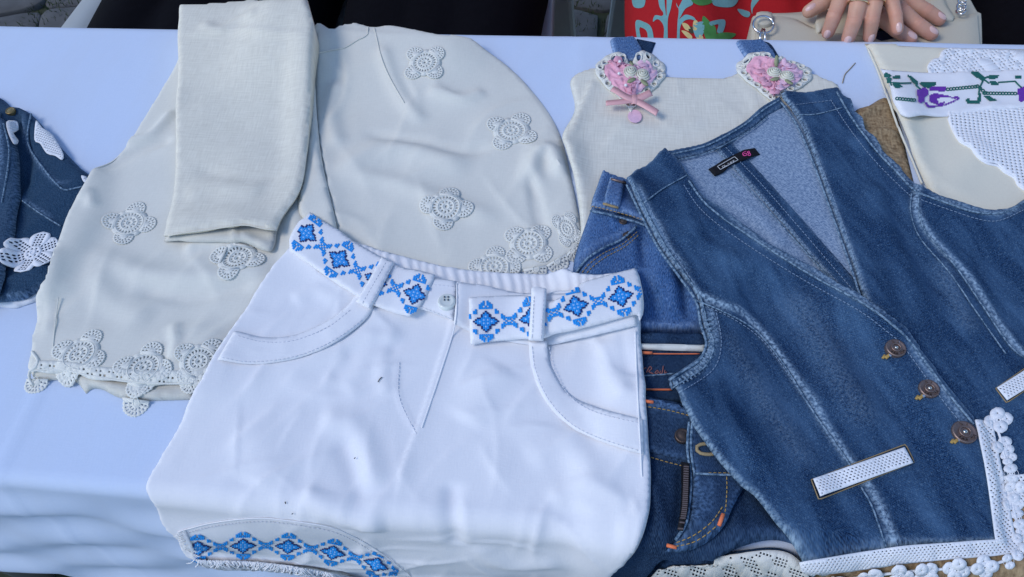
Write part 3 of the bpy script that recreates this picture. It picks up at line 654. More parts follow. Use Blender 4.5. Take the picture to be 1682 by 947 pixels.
    if not hideR:
        for (x, y) in ((-.38, .52), (-.40, .10), (-.18, -.30)):
            p = zz(loc([(x, y)]), .0095)[0]; bm = bmesh.new(); bmesh.ops.create_uvsphere(bm, u_segments=12, v_segments=8, radius=.0018)
            mesh('pearl', [np.array(q.co)+p for q in bm.verts], [[w.index for w in g.verts] for g in bm.faces], m_pearl, root); bm.free()
        def rib(pts, w):
            C = np.array(spl(pts, .08, False)); T_ = np.gradient(C, axis=0); T_ /= np.linalg.norm(T_, axis=1)[:, None]; N_ = np.stack([-T_[:, 1], T_[:, 0]], 1)*w
            P_ = np.vstack([zz(loc(C+N_), .0098+.0012*np.sin(np.linspace(0, 3, len(C)))), zz(loc(C-N_), .0092+.0012*np.sin(np.linspace(0, 3, len(C))))]); m = len(C)
            ob = mesh('ribbon_bow', P_, [(i, i+1, m+i+1, m+i) for i in range(m-1)], m_ribbon, root); solid(ob, .0006)
        rib([(.10, -.78), (-.2, -.70), (-.62, -.42)], .10); rib([(.10, -.78), (.35, -.70), (.62, -.56)], .10); rib([(.08, -.80), (-.35, -.88), (-.80, -.90)], .085); rib([(.10, -.80), (.45, -1.0), (.80, -1.20)], .09); rib([(0.0, -.78), (.2, -.80)], .14)
        Q = loc(circ(.12, -1.12, .22, 14)+[(.12, -1.12)]); ob = mesh('pink_tab', zz(Q, .0016), [(i, (i+1) % 14, 14) for i in range(14)], m_pinkl, root, False); solid(ob, .0005)
    return root
heart((1037, 127), 51, .02, False, 1.42); heart((1273, 126), 54, -.12, True, 1.12)

# ================================================================ light denim jeans (waistband and gathered front)
m_copper = plain('antique_copper', (.26, .185, .16), .42, .75, var=.25, scale=700); m_copperd = plain('dark_antique_copper', (.12, .085, .07), .45, .8, var=.3, scale=700); m_nail = plain('bright_rivet_metal', (.62, .60, .55), .22, 1.0, var=.05)
m_gold = plain('golden_topstitch_thread', (.42, .27, .08), .7); m_orange = plain('orange_bartack_thread', (.80, .20, .08), .7); m_tan = plain('tan_stitch_thread', (.34, .25, .13), .75)
m_greyth = plain('pale_blue_thread', (.20, .28, .40), .8); m_black = fabric('black_woven_tape', (.012, .012, .016), (.006, .006, .008), .4, (900, 300), rough=.7)
c0 = surf(*[np.array([q]) for q in uvof([(1050, 420)])[0]], 0)[0]
lj = thing('light_jeans', c0, 'light blue denim garment with belt loop and rivets showing under the vest', 'jeans')
lay('front', [(972, 340, 1), (1000, 345), (1060, 362), (1110, 380), (1190, 420, 1), (1200, 540, 1), (1150, 545), (1090, 545), (1040, 545), (990, 530), (938, 470, 1), (944, 428), (956, 385)], m_denim_l, lj, grid=.003, thick=.006, edge=.008, nz=(.0014, 60), seed=31, crs=(40, .0016, 1.5, .4, .003, .035), uvrot=.1, edgewear=(.25, .004),
    feats=[Feat([(1060, 375), (1055, 410), (1062, 450)], 9, -.006), Feat([(1090, 400), (1095, 450), (1105, 530)], 12, .005), Feat([(1120, 400), (1122, 470), (1130, 535)], 8, -.005), Feat([(1075, 395), (1080, 470), (1085, 530)], 10, .004), Feat([(1010, 352), (1006, 372), (1016, 385)], 8, .003), Feat([(1100, 370), (1120, 390), (1140, 430)], 9, .003),
           Feat([(945, 455), (962, 428), (990, 408), (1020, 394), (1045, 372)], 7, .004, 's', .25), Feat([(1045, 536), (1100, 541), (1150, 538)], 6, .003, 'r', .2)])
lay('waistband', [(990, 281, 1), (1012, 289), (1040, 297), (1080, 312), (1130, 345, 1), (1125, 388, 1), (1060, 366), (1015, 350), (970, 341, 1), (978, 315)], m_denim_l, lj, grid=.0028, thick=.004, edge=.004, nz=(.0008, 60), wear=.05, edgewear=(.5, .003), seed=33)
lay('belt_loop', [(1003, 288, 1), (1028, 296, 1), (1017, 342, 1), (990, 334, 1)], m_denim_l, lj, grid=.0022, thick=.0035, edge=.003, wear=.15, edgewear=(.6, .0018), smooth=.004)
for p in ([(1004, 291), (1028, 298)], [(991, 331), (1016, 338)]):
    cord('bartack', p, .0012, m_copper if p[0][0] > 1000 else m_tan, lj)
stitches('topstitching', [[(972, 335), (1000, 341), (1050, 355), (1110, 375)], [(948, 456), (966, 432), (992, 412), (1022, 398), (1048, 376)], [(952, 462), (970, 438), (996, 418), (1026, 402), (1050, 382)]], m_gold, lj)
cord('pocket_edge', [(943, 452), (960, 426), (990, 405), (1020, 391), (1046, 369)], .0012, m_seam, lj)
cord('waist_seam', [(970, 343), (1000, 349), (1050, 363), (1108, 384)], .0011, m_seam, lj)
for p in ((1024, 358), (1030, 379)): disc_on('rivet', p, 6.5, .0022, m_copperd, lj, .5)
# ================================================================ dark denim shorts with open fly
c0 = surf(*[np.array([q]) for q in uvof([(1150, 780)])[0]], 0)[0]
ds = thing('dark_denim_shorts', c0, 'dark denim shorts with open zip fly and lace hem between vest and white shorts', 'shorts')
netplate_hem = [(1060, 952), (1080, 925), (1100, 914), (1150, 915), (1200, 906), (1262, 898), (1300, 905), (1330, 930, 1), (1345, 985, 1), (1050, 990, 1)]
lay('lace_backing', netplate_hem, m_denim_d, ds, grid=.0025, thick=.003, edge=.004, nz=(.0016, 130), seed=36, feats=[Feat([(1110, 930), (1180, 932), (1260, 925), (1320, 935)], 4, .002), Feat([(1130, 945), (1220, 940), (1310, 945)], 4, .002)])
fresh()
netplate('lace_edging', [(1066, 952, 1), (1092, 922), (1110, 919), (1150, 920), (1200, 911), (1262, 903), (1300, 910), (1326, 935, 1), (1338, 985, 1), (1060, 985, 1)], m_lace, ds, .0030, .42, .3, .0010, .0006, lambda i, j: (math.sin(i*.9+1.3*math.sin(j*.7))+math.sin(j*1.1-i*.35)) > -.15, .5, False, 5.6)
lay('back_waistband', [(1020, 552, 1), (1150, 552, 1), (1190, 600), (1190, 660, 1), (1020, 660, 1)], m_denim_d, ds, grid=.003, thick=.003, edge=.004, nz=(.0006, 50), seed=37)
lay('waist_tape', [(1030, 563, 1), (1160, 566, 1), (1160, 577, 1), (1030, 573, 1)], m_cro_c, ds, grid=.003, thick=.002, edge=.002, smooth=.004)
lay('front', [(1020, 655, 1), (1060, 650), (1110, 660), (1150, 672), (1250, 740), (1330, 860, 1), (1322, 905), (1300, 892), (1262, 886), (1215, 893), (1170, 908), (1130, 912), (1098, 905), (1085, 908), (1070, 930), (1052, 965), (1030, 1000, 1), (980, 1010, 1), (985, 800)], m_denim_d, ds, grid=.003, thick=.004, edge=.006, nz=(.0012, 45), seed=38, crs=(40, .0012, 1.3, .7, .003, .03), uvrot=.1, edgewear=(.25, .004),
    feats=[Feat([(1045, 668), (1090, 674), (1140, 684)], 5, .002, 's', .3), Feat([(1062, 742), (1100, 752), (1140, 762)], 5, .0016, 'r', .25), Feat([(1126, 760), (1126, 820), (1122, 880)], 12, -.006), Feat([(1070, 790), (1085, 850), (1095, 900)], 10, .003), Feat([(1200, 800), (1205, 850), (1210, 895)], 10, .002), Feat([(1240, 800), (1290, 870), (1315, 900)], 12, -.003)])
lay('front_waistband', [(1030, 652, 1), (1062, 652), (1112, 664), (1150, 676, 1), (1150, 762, 1), (1110, 752), (1060, 740), (1030, 738, 1)], m_denim_d, ds, grid=.0028, thick=.0025, edge=.003, nz=(.0007, 50), seed=39, wear=.06, edgewear=(.35, .003), feats=[Feat([(1056, 660), (1100, 668), (1140, 680)], 10, .002, 'r', .5)])
lay('fly_flap', [(1133, 688), (1150, 700, 1), (1260, 770, 1), (1230, 790), (1205, 830), (1190, 862), (1165, 888), (1130, 904), (1092, 906, 1), (1108, 890), (1128, 860), (1134, 820), (1137, 780), (1130, 740)], m_denim_d, ds, grid=.0026, thick=.003, edge=.003, nz=(.0008, 60), seed=40, wear=.05, edgewear=(.6, .003), uvrot=.1,
    feats=[Feat([(1150, 790), (1152, 830), (1140, 870)], 7, .002, 'r', .35), Feat([(1166, 785), (1168, 820), (1160, 850)], 6, .0015, 'r', .2)])
cord('flap_edge', [(1133, 690), (1130, 735), (1136, 778), (1134, 820), (1127, 860), (1110, 888)], .0011, m_seam, ds)
cord('placket_edge', [(1138, 692), (1136, 735), (1142, 778)], .0011, m_seam, ds)
cord('waist_seam', [(1140, 775), (1190, 777), (1240, 777)], .0009, m_seam, ds)
cord('buttonhole', [(1172, 727), (1160, 726), (1147, 729), (1145, 736), (1152, 742), (1170, 744), (1178, 740)], .0014, m_tan, ds)
disc_on('button', (1122, 712), 14, .004, m_copperd, ds, .3)
stitches('gold_topstitching', [[(1058, 664), (1100, 671), (1138, 681)], [(1062, 746), (1100, 757), (1135, 765)], [(1195, 780), (1195, 810), (1190, 845), (1170, 870), (1140, 892), (1100, 902)], [(1188, 830), (1170, 855), (1140, 880), (1105, 896)], [(1165, 774), (1215, 774)]], m_gold, ds)
cord('orange_seam', [(1030, 577), (1090, 578), (1150, 578)], .0006, m_orange, ds); cord('orange_seam', [(1045, 636), (1075, 637), (1105, 637)], .0009, m_orange, ds)
cord('crease', [(1045, 615), (1080, 613), (1110, 610)], .0008, m_seam, ds)
for a in ([(1182, 862), (1189, 842)], [(1096, 898), (1112, 902)], [(1058, 656), (1074, 658)], [(1052, 576), (1072, 577)]): cord('bartack', a, .0014, m_orange, ds)
# zip: tape and teeth
lay('zip_tape', [(1118, 760, 1), (1132, 762, 1), (1130, 820), (1122, 872, 1), (1112, 870, 1), (1118, 820)], m_black, ds, grid=.003, thick=.0012, edge=.002, smooth=.004)
parts = []; L = resamp(uvof(spl([(1128, 764), (1127, 800), (1125, 835), (1119, 868)], 6, False), .004), .0016)
for q in L:
    p = onsurf(q[None], .0006)[0]; vv, ff = box(p[0]-.0018, p[0]+.0018, p[1]-.0005, p[1]+.0005, p[2]-.0004, p[2]+.0010); parts.append((vv, ff))
v, f = joinm(parts); mesh('zip_teeth', v, f, m_copper, ds, False)['kind'] = 'stuff'
# stitched script on the inner waistband
def pxcurve(name, segs, rad, mat, parent, h=.0002, step=4, wob=0):
    parts = []
    for s in segs:
        uv = uvof(spl(s, step, False), .002); parts.append(tube(onsurf(uv, h), rad, 5))
    v, f = joinm(parts); return mesh(name, v, f, mat, parent)
o = pxcurve('embroidered_script', [[(1062, 610), (1068, 600), (1071, 604), (1066, 608), (1074, 612)], [(1076, 611), (1080, 606), (1082, 610), (1077, 612)], [(1090, 599), (1088, 611), (1084, 611), (1086, 607)], [(1093, 606), (1092, 611), (1096, 609)], [(1056, 604), (1062, 602)]], .0005, plain('rust_thread', (.28, .11, .10), .8), ds)

# ================================================================ denim vest
c0 = surf(*[np.array([q]) for q in uvof([(1400, 560)])[0]], 0)[0]
vest = thing('denim_vest', c0, 'mid blue denim vest with white lace trim and three copper buttons', 'vest')
lay('back_lining', [(1092, 250, 1), (1160, 234), (1222, 202), (1258, 174), (1282, 162, 1), (1345, 230), (1400, 340), (1445, 500, 1), (1400, 520), (1280, 470), (1170, 390), (1110, 310)], m_denim_in, vest, grid=.0035, thick=.004, edge=.005, nz=(.0011, 40), seed=41, crs=(40, .0009, .4, .6, .003, .03), uvrot=-.5,
    feats=[Feat([(1230, 430), (1280, 400), (1300, 360)], 16, .002), Feat([(1170, 320), (1230, 350), (1290, 420)], 12, .002)])
lay('centre_back_seam', band([(1186, 236), (1240, 292), (1305, 366), (1360, 430), (1425, 505)], [26, 28, 30, 34]), m_denim, vest, grid=.0022, thick=.002, edge=.003, edgewear=(.7, .002), smooth=.004,
    fn=lambda P, d: .0005*np.sin((P[:, 0]*.7-P[:, 1]*.7)*1400)*np.clip(d/.003, 0, 1))
cord('seam_edge', [(1203, 280), (1240, 316), (1300, 383), (1350, 438), (1405, 500)], .0006, m_seam, vest)
stitches('seam_stitching', [[(1193, 238), (1246, 292), (1311, 366), (1366, 430), (1425, 498)], [(1182, 240), (1234, 296), (1298, 368), (1352, 432), (1415, 500)]], m_greyth, vest)
lay('neck_binding', band([(1094, 256), (1160, 241), (1222, 209), (1258, 180), (1284, 166)], 16), m_denim, vest, grid=.0022, thick=.0025, edge=.0025, edgewear=(.6, .0018), smooth=.004)
cord('binding_cord', [(1096, 251), (1160, 236), (1220, 204), (1256, 176), (1282, 161)], .0010, m_seam, vest); cord('binding_cord', [(1098, 262), (1160, 248), (1224, 216), (1262, 188)], .0007, m_seam, vest)
# woven size label
lay('size_label', [(1164, 276, 1), (1185, 264), (1215, 248), (1240, 241, 1), (1249, 252, 1), (1236, 257), (1205, 268), (1188, 282), (1174, 288, 1)], m_black, vest, grid=.0022, thick=.0012, edge=.0015, smooth=.003)
m_white = plain('white_thread_print', (.65, .65, .65), .7); m_pinkp = plain('pink_thread_print', (.75, .08, .30), .7)
pxcurve('printed_frame', [[(1179, 271, 1), (1207, 255, 1), (1213, 260, 1), (1184, 276, 1), (1179, 271, 1)]], .0003, m_white, vest, .0003, 3)
def xf(o, ax, ay): return lambda a, b: (o[0]+ax[0]*a+ay[0]*b, o[1]+ax[1]*a+ay[1]*b)
g = xf((1187, 271.5), (3.4, -1.85), (1.4, 2.0)); SG = []
LET = [[[(1, 0), (0, 0), (0, 1), (1, 1), (1, .5)]], [[(0, 0), (0, 1), (1, 1)]], [[(0, 1), (.5, 0), (1, 1)]], [[(1, 0), (0, .3), (1, .7), (0, 1)]], [[(1, 0), (0, .3), (1, .7), (0, 1)]]]
for i, lt in enumerate(LET):
    for st in lt: SG.append([g(i*1.22+.9*a, b*1.0-.3)+(1,) for a, b in st])
pxcurve('printed_lettering', SG, .00022, m_white, vest, .0003, 2)
pxcurve('printed_number', [[(1226, 246), (1221, 249), (1222, 253), (1226, 253), (1227, 250), (1223, 250)], [(1230, 246), (1228, 248), (1233, 250), (1233, 253), (1229, 252), (1232, 248), (1230, 246)]], .00045, m_pinkp, vest, .0003, 2)
# right front
lay('front_panel', [(1282, 158, 1), (1330, 152), (1376, 146, 1), (1402, 190), (1440, 240), (1478, 280), (1506, 308), (1550, 325), (1600, 342), (1640, 345), (1664, 338), (1690, 322), (1760, 290, 1), (1800, 560), (1770, 800, 1), (1690, 792), (1600, 780, 1), (1520, 660), (1452, 545), (1425, 505), (1418, 488), (1398, 430), (1368, 345), (1338, 262), (1312, 200)],
    m_denim, vest, grid=.0024, thick=.0035, edge=.0035, nz=(.0015, 30), seed=43, crs=(55, .0011, 1.1, .7, .003, .04), uvrot=-.45, edgewear=(.8, .0026),
    feats=[Feat([(1504, 310), (1500, 345), (1520, 385), (1570, 440), (1612, 502), (1660, 570), (1695, 592)], 6, .0022, 's', .75, False, 6), Feat([(1390, 165), (1420, 225), (1465, 280), (1500, 318)], 7, .0016, 'r', .5, True, 6), Feat([(1515, 322), (1560, 338), (1630, 356), (1682, 340)], 7, .0016, 'r', .55, True, 6), Feat([(1310, 215), (1340, 290), (1375, 390), (1400, 450)], 7, .0014, 'r', .5, True, 6),
           Feat([(1420, 300), (1450, 370), (1480, 450), (1520, 530)], 22, .004), Feat([(1460, 330), (1490, 400), (1560, 500)], 18, -.003), Feat([(1540, 420), (1570, 500), (1600, 560)], 16, .003, 'r', .14), Feat([(1395, 230), (1420, 270), (1440, 340)], 20, .003)])
cord('armhole_edge', [(1376, 148), (1402, 192), (1440, 242), (1478, 282), (1506, 310), (1550, 327), (1600, 344), (1640, 347), (1664, 340), (1690, 325)], .0010, m_seam, vest)
cord('front_edge', [(1284, 164), (1312, 205), (1338, 266), (1368, 348), (1398, 432), (1417, 490)], .0010, m_seam, vest)
cord('princess_seam', [(1511, 312), (1512, 345), (1524, 378), (1572, 434), (1616, 498), (1664, 567), (1698, 590)], .0007, m_seam, vest); cord('princess_seam', [(1500, 312), (1498, 345), (1514, 388), (1562, 444), (1606, 508), (1655, 578)], .0006, m_seam, vest)
stitches('topstitching', [[(1366, 160), (1392, 200), (1430, 250), (1468, 290), (1498, 318)], [(1515, 324), (1560, 340), (1610, 356), (1645, 358), (1690, 338)], [(1296, 168), (1326, 212), (1352, 272), (1382, 352), (1412, 440), (1432, 500)], [(1290, 170), (1340, 164), (1370, 160)]], m_greyth, vest)
cord('shoulder_seam', [(1306, 184), (1340, 184), (1384, 173)], .0006, m_seam, vest)
# left front, on top
lay('front_panel', [(1094, 246, 1), (1112, 262), (1134, 296), (1165, 334), (1235, 384), (1330, 444), (1420, 493), (1468, 528), (1500, 558), (1556, 634), (1604, 694), (1622, 760), (1640, 892, 1), (1560, 896), (1480, 903), (1400, 915), (1320, 925, 1), (1308, 905), (1284, 872), (1232, 815), (1180, 758), (1145, 708), (1120, 664), (1100, 632, 1), (1098, 622), (1122, 606), (1148, 588), (1160, 562), (1150, 530), (1142, 490), (1112, 448), (1078, 400), (1050, 345), (1028, 298, 1), (1060, 276)],
    m_denim, vest, grid=.0023, thick=.004, edge=.0035, nz=(.0016, 30), seed=44, crs=(75, .0011, -.8, .7, .003, .04), uvrot=-.42, edgewear=(.8, .0026),
    feats=[Feat([(1142, 492), (1190, 511), (1240, 541), (1282, 592), (1330, 668), (1372, 730), (1398, 768)], 6, .0024, 's', .75, False, 6), Feat([(1420, 798), (1440, 832), (1464, 895)], 6, .0022, 's', .75, False, 6), Feat([(1042, 305), (1068, 355), (1098, 410), (1135, 465)], 7, .0016, 'r', .5, True, 6), Feat([(1160, 500), (1172, 555), (1158, 600), (1112, 630)], 7, .0018, 'r', .6, True, 6),
           Feat([(1145, 318), (1235, 396), (1330, 455), (1418, 505), (1466, 542)], 7, .0014, 'r', .5, True, 6), Feat([(1485, 560), (1540, 640), (1590, 708)], 7, .0014, 'r', .55, True, 6),
           Feat([(1180, 540), (1230, 620), (1290, 720), (1330, 790)], 20, .0035, 'r', .13), Feat([(1160, 620), (1200, 700), (1260, 790)], 18, .003), Feat([(1280, 480), (1340, 560), (1400, 660), (1440, 720)], 26, .0035, 'r', .14), Feat([(1150, 400), (1190, 430), (1240, 470)], 18, .003), Feat([(1330, 520), (1420, 620), (1480, 700)], 16, -.002), Feat([(1500, 780), (1540, 830), (1560, 890)], 22, .002), Feat([(1190, 350), (1150, 380), (1120, 420)], 16, .0025)])
cord('armhole_edge', [(1030, 300), (1052, 346), (1080, 400), (1114, 448), (1144, 491), (1152, 530), (1161, 562), (1149, 589), (1122, 607), (1100, 622)], .0012, m_seam, vest)
cord('armhole_piping', [(1040, 296), (1064, 346), (1092, 398), (1124, 444), (1152, 486), (1163, 530), (1174, 562), (1162, 596), (1134, 616), (1106, 634)], .0007, m_seam, vest)
cord('front_edge', [(1132, 294), (1165, 336), (1235, 386), (1330, 446), (1420, 495), (1468, 530), (1499, 560), (1555, 636), (1602, 694)], .0010, m_seam, vest)
cord('princess_seam', [(1144, 490), (1190, 509), (1242, 539), (1285, 590), (1333, 666), (1376, 728), (1402, 766)], .0007, m_seam, vest); cord('princess_seam', [(1417, 798), (1436, 832), (1458, 897)], .0007, m_seam, vest)
cord('shoulder_seam', [(1058, 330), (1090, 306), (1130, 284)], .0007, m_seam, vest)
stitches('topstitching', [[(1052, 306), (1078, 356), (1106, 408), (1140, 460)], [(1124, 300), (1158, 346), (1228, 398), (1325, 458), (1412, 506), (1458, 540), (1488, 568), (1545, 646), (1588, 700)], [(1162, 500), (1205, 520), (1250, 552), (1290, 602), (1340, 678), (1390, 752)], [(1178, 510), (1186, 560), (1172, 604), (1120, 640)], [(1438, 806), (1456, 840), (1478, 896)]], m_greyth, vest)
parts = []                                  # puckered rope effect round the lower armhole
L = resamp(uvof(spl([(1168, 520), (1174, 560), (1158, 596), (1132, 616), (1104, 630)], 5, False), .004), .0042); T = np.gradient(L, axis=0); T /= np.linalg.norm(T, axis=1)[:, None]; N_ = np.stack([-T[:, 1], T[:, 0]], 1)
for q, nn_ in zip(L, N_):
    C = np.array([q-nn_*.0045, q-nn_*.001, q+nn_*.003]); parts.append(tube(onsurf(C, -.0003), [.0008, .0014, .0006], 6))
v, f = joinm(parts); mesh('armhole_puckers', v, f, m_seam, vest)['kind'] = 'stuff'
fresh(.003)
for k, (x, y, r) in enumerate(((1474, 568, 17.5), (1529, 635, 17.5), (1587, 707, 20))):
    pxcurve('buttonhole', [[(x-8, y+8), (x-14, y+14), (x-20, y+17)], [(x-10, y+12), (x-18, y+19)], [(x-19, y+13), (x-23, y+19)]], .0011, m_gold, vest, .0004)
    pxcurve('button_shank', [[(x-6, y+10), (x-12, y+15)]], .0013, m_greyth, vest, .0008)
    b = disc_on('button', (x, y), r, .0030, m_copper, vest, .0, .10)
    c = uvof([(x, y)], .004)[0]; z0 = float(samp(HM, [c[0]], [c[1]])[0])
    def ringpts(R_, n=28, ph=0): return surf(np.array([c[0]+R_*math.cos(2*math.pi*i/n+ph) for i in range(n+1)]), np.array([c[1]+R_*math.sin(2*math.pi*i/n+ph) for i in range(n+1)]), z0+.0027)
    Rm = r*PX*.98
    v, f = tube(ringpts(Rm*.38), .0006, 6); mesh('button_ring', v, f, m_copper, b)
    bm = bmesh.new(); bmesh.ops.create_uvsphere(bm, u_segments=12, v_segments=8, radius=Rm*.17); p = ringpts(0.0, 1)[0]
    mesh('button_stud', [np.array(q.co)*[1, 1, .7]+p for q in bm.verts], [[w.index for w in g_.verts] for g_ in bm.faces], m_nail, b); bm.free()
    tp = []; 
    def glyph(th, st):
        for s in st:
            Q = np.array([(math.cos(th+ (a-.5)*.34)*(Rm*(.55+.26*bb)), math.sin(th+(a-.5)*.34)*(Rm*(.55+.26*bb))) for a, bb in s])+c
            tp.append(tube(surf(Q[:, 0], Q[:, 1], z0+.0023), .00035, 4))
    GL = [[[(0, 0), (0, 1)], [(1, 0), (1, 1)], [(0, .5), (1, .5)]], [[(0, 0), (.5, 1), (1, 0)]], [[(0, 0), (0, 1), (1, 1)]], [[(1, 0), (0, 0), (1, 1), (0, 1)]], [[(0, 0), (0, 1), (1, 0), (1, 1)]]]
    for i in range(5): glyph(-2.2+i*.42, GL[i])
    for i in range(2): glyph(1.3+i*.5, GL[(i+2) % 5])
    v, f = joinm(tp); mesh('button_lettering', v, f, m_copperd, b)['kind'] = 'stuff'
# welt pockets filled with lace
for P_, rot in (([(1337, 784, 1), (1488, 732, 1), (1502, 758, 1), (1349, 813, 1)], .35), ([(1640, 634, 1), (1700, 596, 1), (1720, 616, 1), (1657, 655, 1)], .6)):
    cx, cy = sum(p[0] for p in P_)/4, sum(p[1] for p in P_)/4
    G_ = [(cx+(p[0]-cx)*1.03, cy+(p[1]-cy)*1.13) for p in P_]; G_ = [p+(1,) for p in G_]+[G_[0]+(1,)]
    cord('pocket_piping', G_, .0005, m_tan, vest); 
    G2 = [(cx+(p[0]-cx)*1.0, cy+(p[1]-cy)*1.02) for p in P_]; lay('pocket_welt', [p+(1,) for p in G2], m_denim_d, vest, grid=.003, thick=.0008, edge=.002, smooth=.004); fresh(.003)
    netplate('pocket_lace', P_, m_cro_w, vest, .0030, .30, rot, .0010)
TR = [([(1602, 689, 1), (1630, 690, 1), (1646, 770), (1660, 840), (1669, 884, 1), (1636, 893, 1), (1628, 830), (1618, 765)], 1.4), ([(1312, 923, 1), (1400, 909), (1480, 897), (1560, 891), (1638, 886, 1), (1670, 884), (1671, 903), (1640, 912), (1560, 919), (1480, 928), (1400, 940), (1335, 950, 1), (1318, 940)], .1)]
for P_, rot in TR: netplate('lace_trim', P_, m_cro_w, vest, .0032, .31, -rot, .0010, .0010, pxm=6.6)
# second trim on the other front, seen past the first
fresh(.003)
netplate('lace_trim', [(1640, 782, 1), (1690, 776, 1), (1760, 780, 1), (1770, 826, 1), (1690, 830), (1655, 822, 1)], m_cro_w, vest, .0032, .31, .05, .0012)
DAISY = petal_parts(4)
def blossom(n, seed):
    out = []; r = random.Random(seed)
    for k in range(n):
        a = 2*math.pi*k/n+.2; P = []
        for q in range(18):
            b = 2*math.pi*q/18; x, y = .48*math.cos(b)*(1+.05*math.cos(7*b)), (.50 if n > 3 else .60)*math.sin(b); P.append((.52*math.cos(a)+x*math.cos(a)-y*math.sin(a), .52*math.sin(a)+x*math.sin(a)+y*math.cos(a)))
        out.append((cdt(P, [circ(.55*math.cos(a), .55*math.sin(a), .06, 5)]), .5*(k % 2)))
    return out, [(.12, .09), (.30, .045), (.62, .035)]
BL = [(1640, 690, 19, 4), (1648, 733, 15, 3), (1656, 752, 11, 3), (1660, 778, 15, 2), (1666, 805, 14, 3), (1664, 826, 14, 3), (1672, 852, 15, 2), (1678, 880, 13, 3), (1676, 906, 14, 2), (1655, 922, 11, 2), (1616, 931, 18, 4), (1570, 935, 18, 4), (1520, 940, 18, 4), (1478, 943, 17, 3), (1430, 950, 18, 3), (1380, 958, 16, 3)]
fresh(.005)
for i, (x, y, r, n_) in enumerate(BL): place2d('crochet_blossom', *blossom(n_, i), (x, y), r*1.3, i*1.1+(.0 if n_ > 2 else 1.3), m_cro_w, vest, .0006, .0008, 1.0, .85)
cord('crochet_chain', [(1632, 692), (1644, 712), (1650, 742), (1660, 768), (1664, 800), (1666, 830), (1674, 862), (1678, 890), (1670, 912), (1640, 926), (1600, 934), (1540, 938), (1480, 944), (1400, 955)], .0010, m_cro_w, vest, .0006)

# ================================================================ white shorts with embroidered sash
c0 = surf(*[np.array([q]) for q in uvof([(760, 680)])[0]], 0)[0]
ws = thing('white_shorts', c0, 'white cotton shorts with blue embroidered sash and fringed hem', 'shorts')
lay('back_waistband', [(500, 380, 1), (560, 392), (600, 402), (660, 420), (740, 438), (820, 447), (900, 452), (980, 451), (1046, 444, 1), (1046, 500, 1), (900, 520), (720, 500), (560, 450, 1)], m_cotton, ws, grid=.0026, thick=.004, edge=.005, seed=51,
    fn=lambda P, d: .0011*np.sin(P[:, 0]*760+3*np.sin(P[:, 1]*90)+1.5*np.sin(P[:, 0]*130))*np.clip(d/.006, 0, 1))
lay('body', [(478, 408, 1), (510, 430), (560, 468), (640, 492), (690, 470), (748, 462), (800, 486), (872, 490), (960, 476), (1046, 470, 1), (1051, 520), (1054, 580), (1061, 660), (1066, 740), (1069, 800), (1064, 850), (1046, 895), (1016, 930), (992, 965), (960, 1040, 1),
            (720, 1040, 1), (690, 995), (600, 953), (520, 934), (430, 922), (350, 919), (324, 917, 1), (302, 900), (280, 866), (258, 832), (239, 800), (262, 752), (300, 688), (345, 596), (395, 520), (440, 450)],
    m_cotton, ws, grid=.0028, thick=.0035, edge=.0035, nz=(.0005, 24), seed=52, smooth=.010, crs=(200, .0017, .7, .9, .0024, .045),
    feats=[Feat([(748, 470), (743, 530), (718, 612), (690, 695), (664, 765), (648, 850)], 5, 0.0018, 's'), Feat([(655, 590), (655, 650), (686, 716)], 4, 0.0010),
           Feat([(520, 690), (580, 700), (606, 750), (618, 815)], 20, 0.0031), Feat([(560, 720), (585, 790), (600, 840)], 16, -0.0025), Feat([(745, 790), (742, 840), (752, 885)], 14, -0.0031), Feat([(760, 700), (800, 640), (830, 600)], 30, 0.0025), Feat([(620, 540), (600, 600), (560, 650)], 20, 0.0019), Feat([(650, 540), (630, 600), (640, 660)], 14, 0.0019), Feat([(560, 590), (620, 570), (660, 580)], 12, -0.0012),
           Feat([(860, 760), (920, 740), (980, 780), (1030, 800)], 26, 0.0019), Feat([(900, 830), (960, 800), (1040, 830)], 14, 0.0025), Feat([(880, 870), (950, 850), (1030, 880)], 12, -0.0019), Feat([(930, 700), (960, 780), (950, 850)], 20, 0.0019), Feat([(480, 500), (520, 480), (560, 500)], 14, 0.0019), Feat([(400, 700), (440, 760), (420, 810)], 36, 0.0025), Feat([(500, 800), (530, 825), (600, 850), (640, 852)], 10, 0.0037),
           Feat([(990, 560), (1000, 620), (1030, 660)], 14, 0.0019), Feat([(1020, 540), (1028, 600), (1040, 650)], 10, -0.0012), Feat([(780, 880), (840, 920), (930, 910)], 22, 0.0025), Feat([(470, 620), (520, 640), (560, 620)], 20, 0.0012)])
upd = dict(smooth=.005)
lay('fly_placket', [(688, 456, 1), (720, 457), (750, 461, 1), (749, 500), (745, 527, 1), (715, 516), (684, 506, 1)], m_cotton, ws, grid=.003, thick=.0012, edge=.0022, **upd)
lay('front_waistband', [(750, 462, 1), (800, 472), (880, 484), (1040, 470, 1), (1046, 535, 1), (900, 566), (800, 552), (746, 535, 1)], m_cotton, ws, grid=.003, thick=.001, edge=.002, nz=(.0004, 60), **upd)
lay('pocket_trim', [(384, 542, 1), (430, 552), (478, 550), (535, 527), (572, 500), (590, 478), (618, 492, 1), (600, 524), (560, 556), (510, 580), (460, 593), (404, 597), (356, 590, 1)], m_cotton, ws, grid=.003, thick=.0006, edge=.001, nz=(.0006, 110), crs=(30, .0007, 1.0, .8, .002, .014), seed=53, **upd)
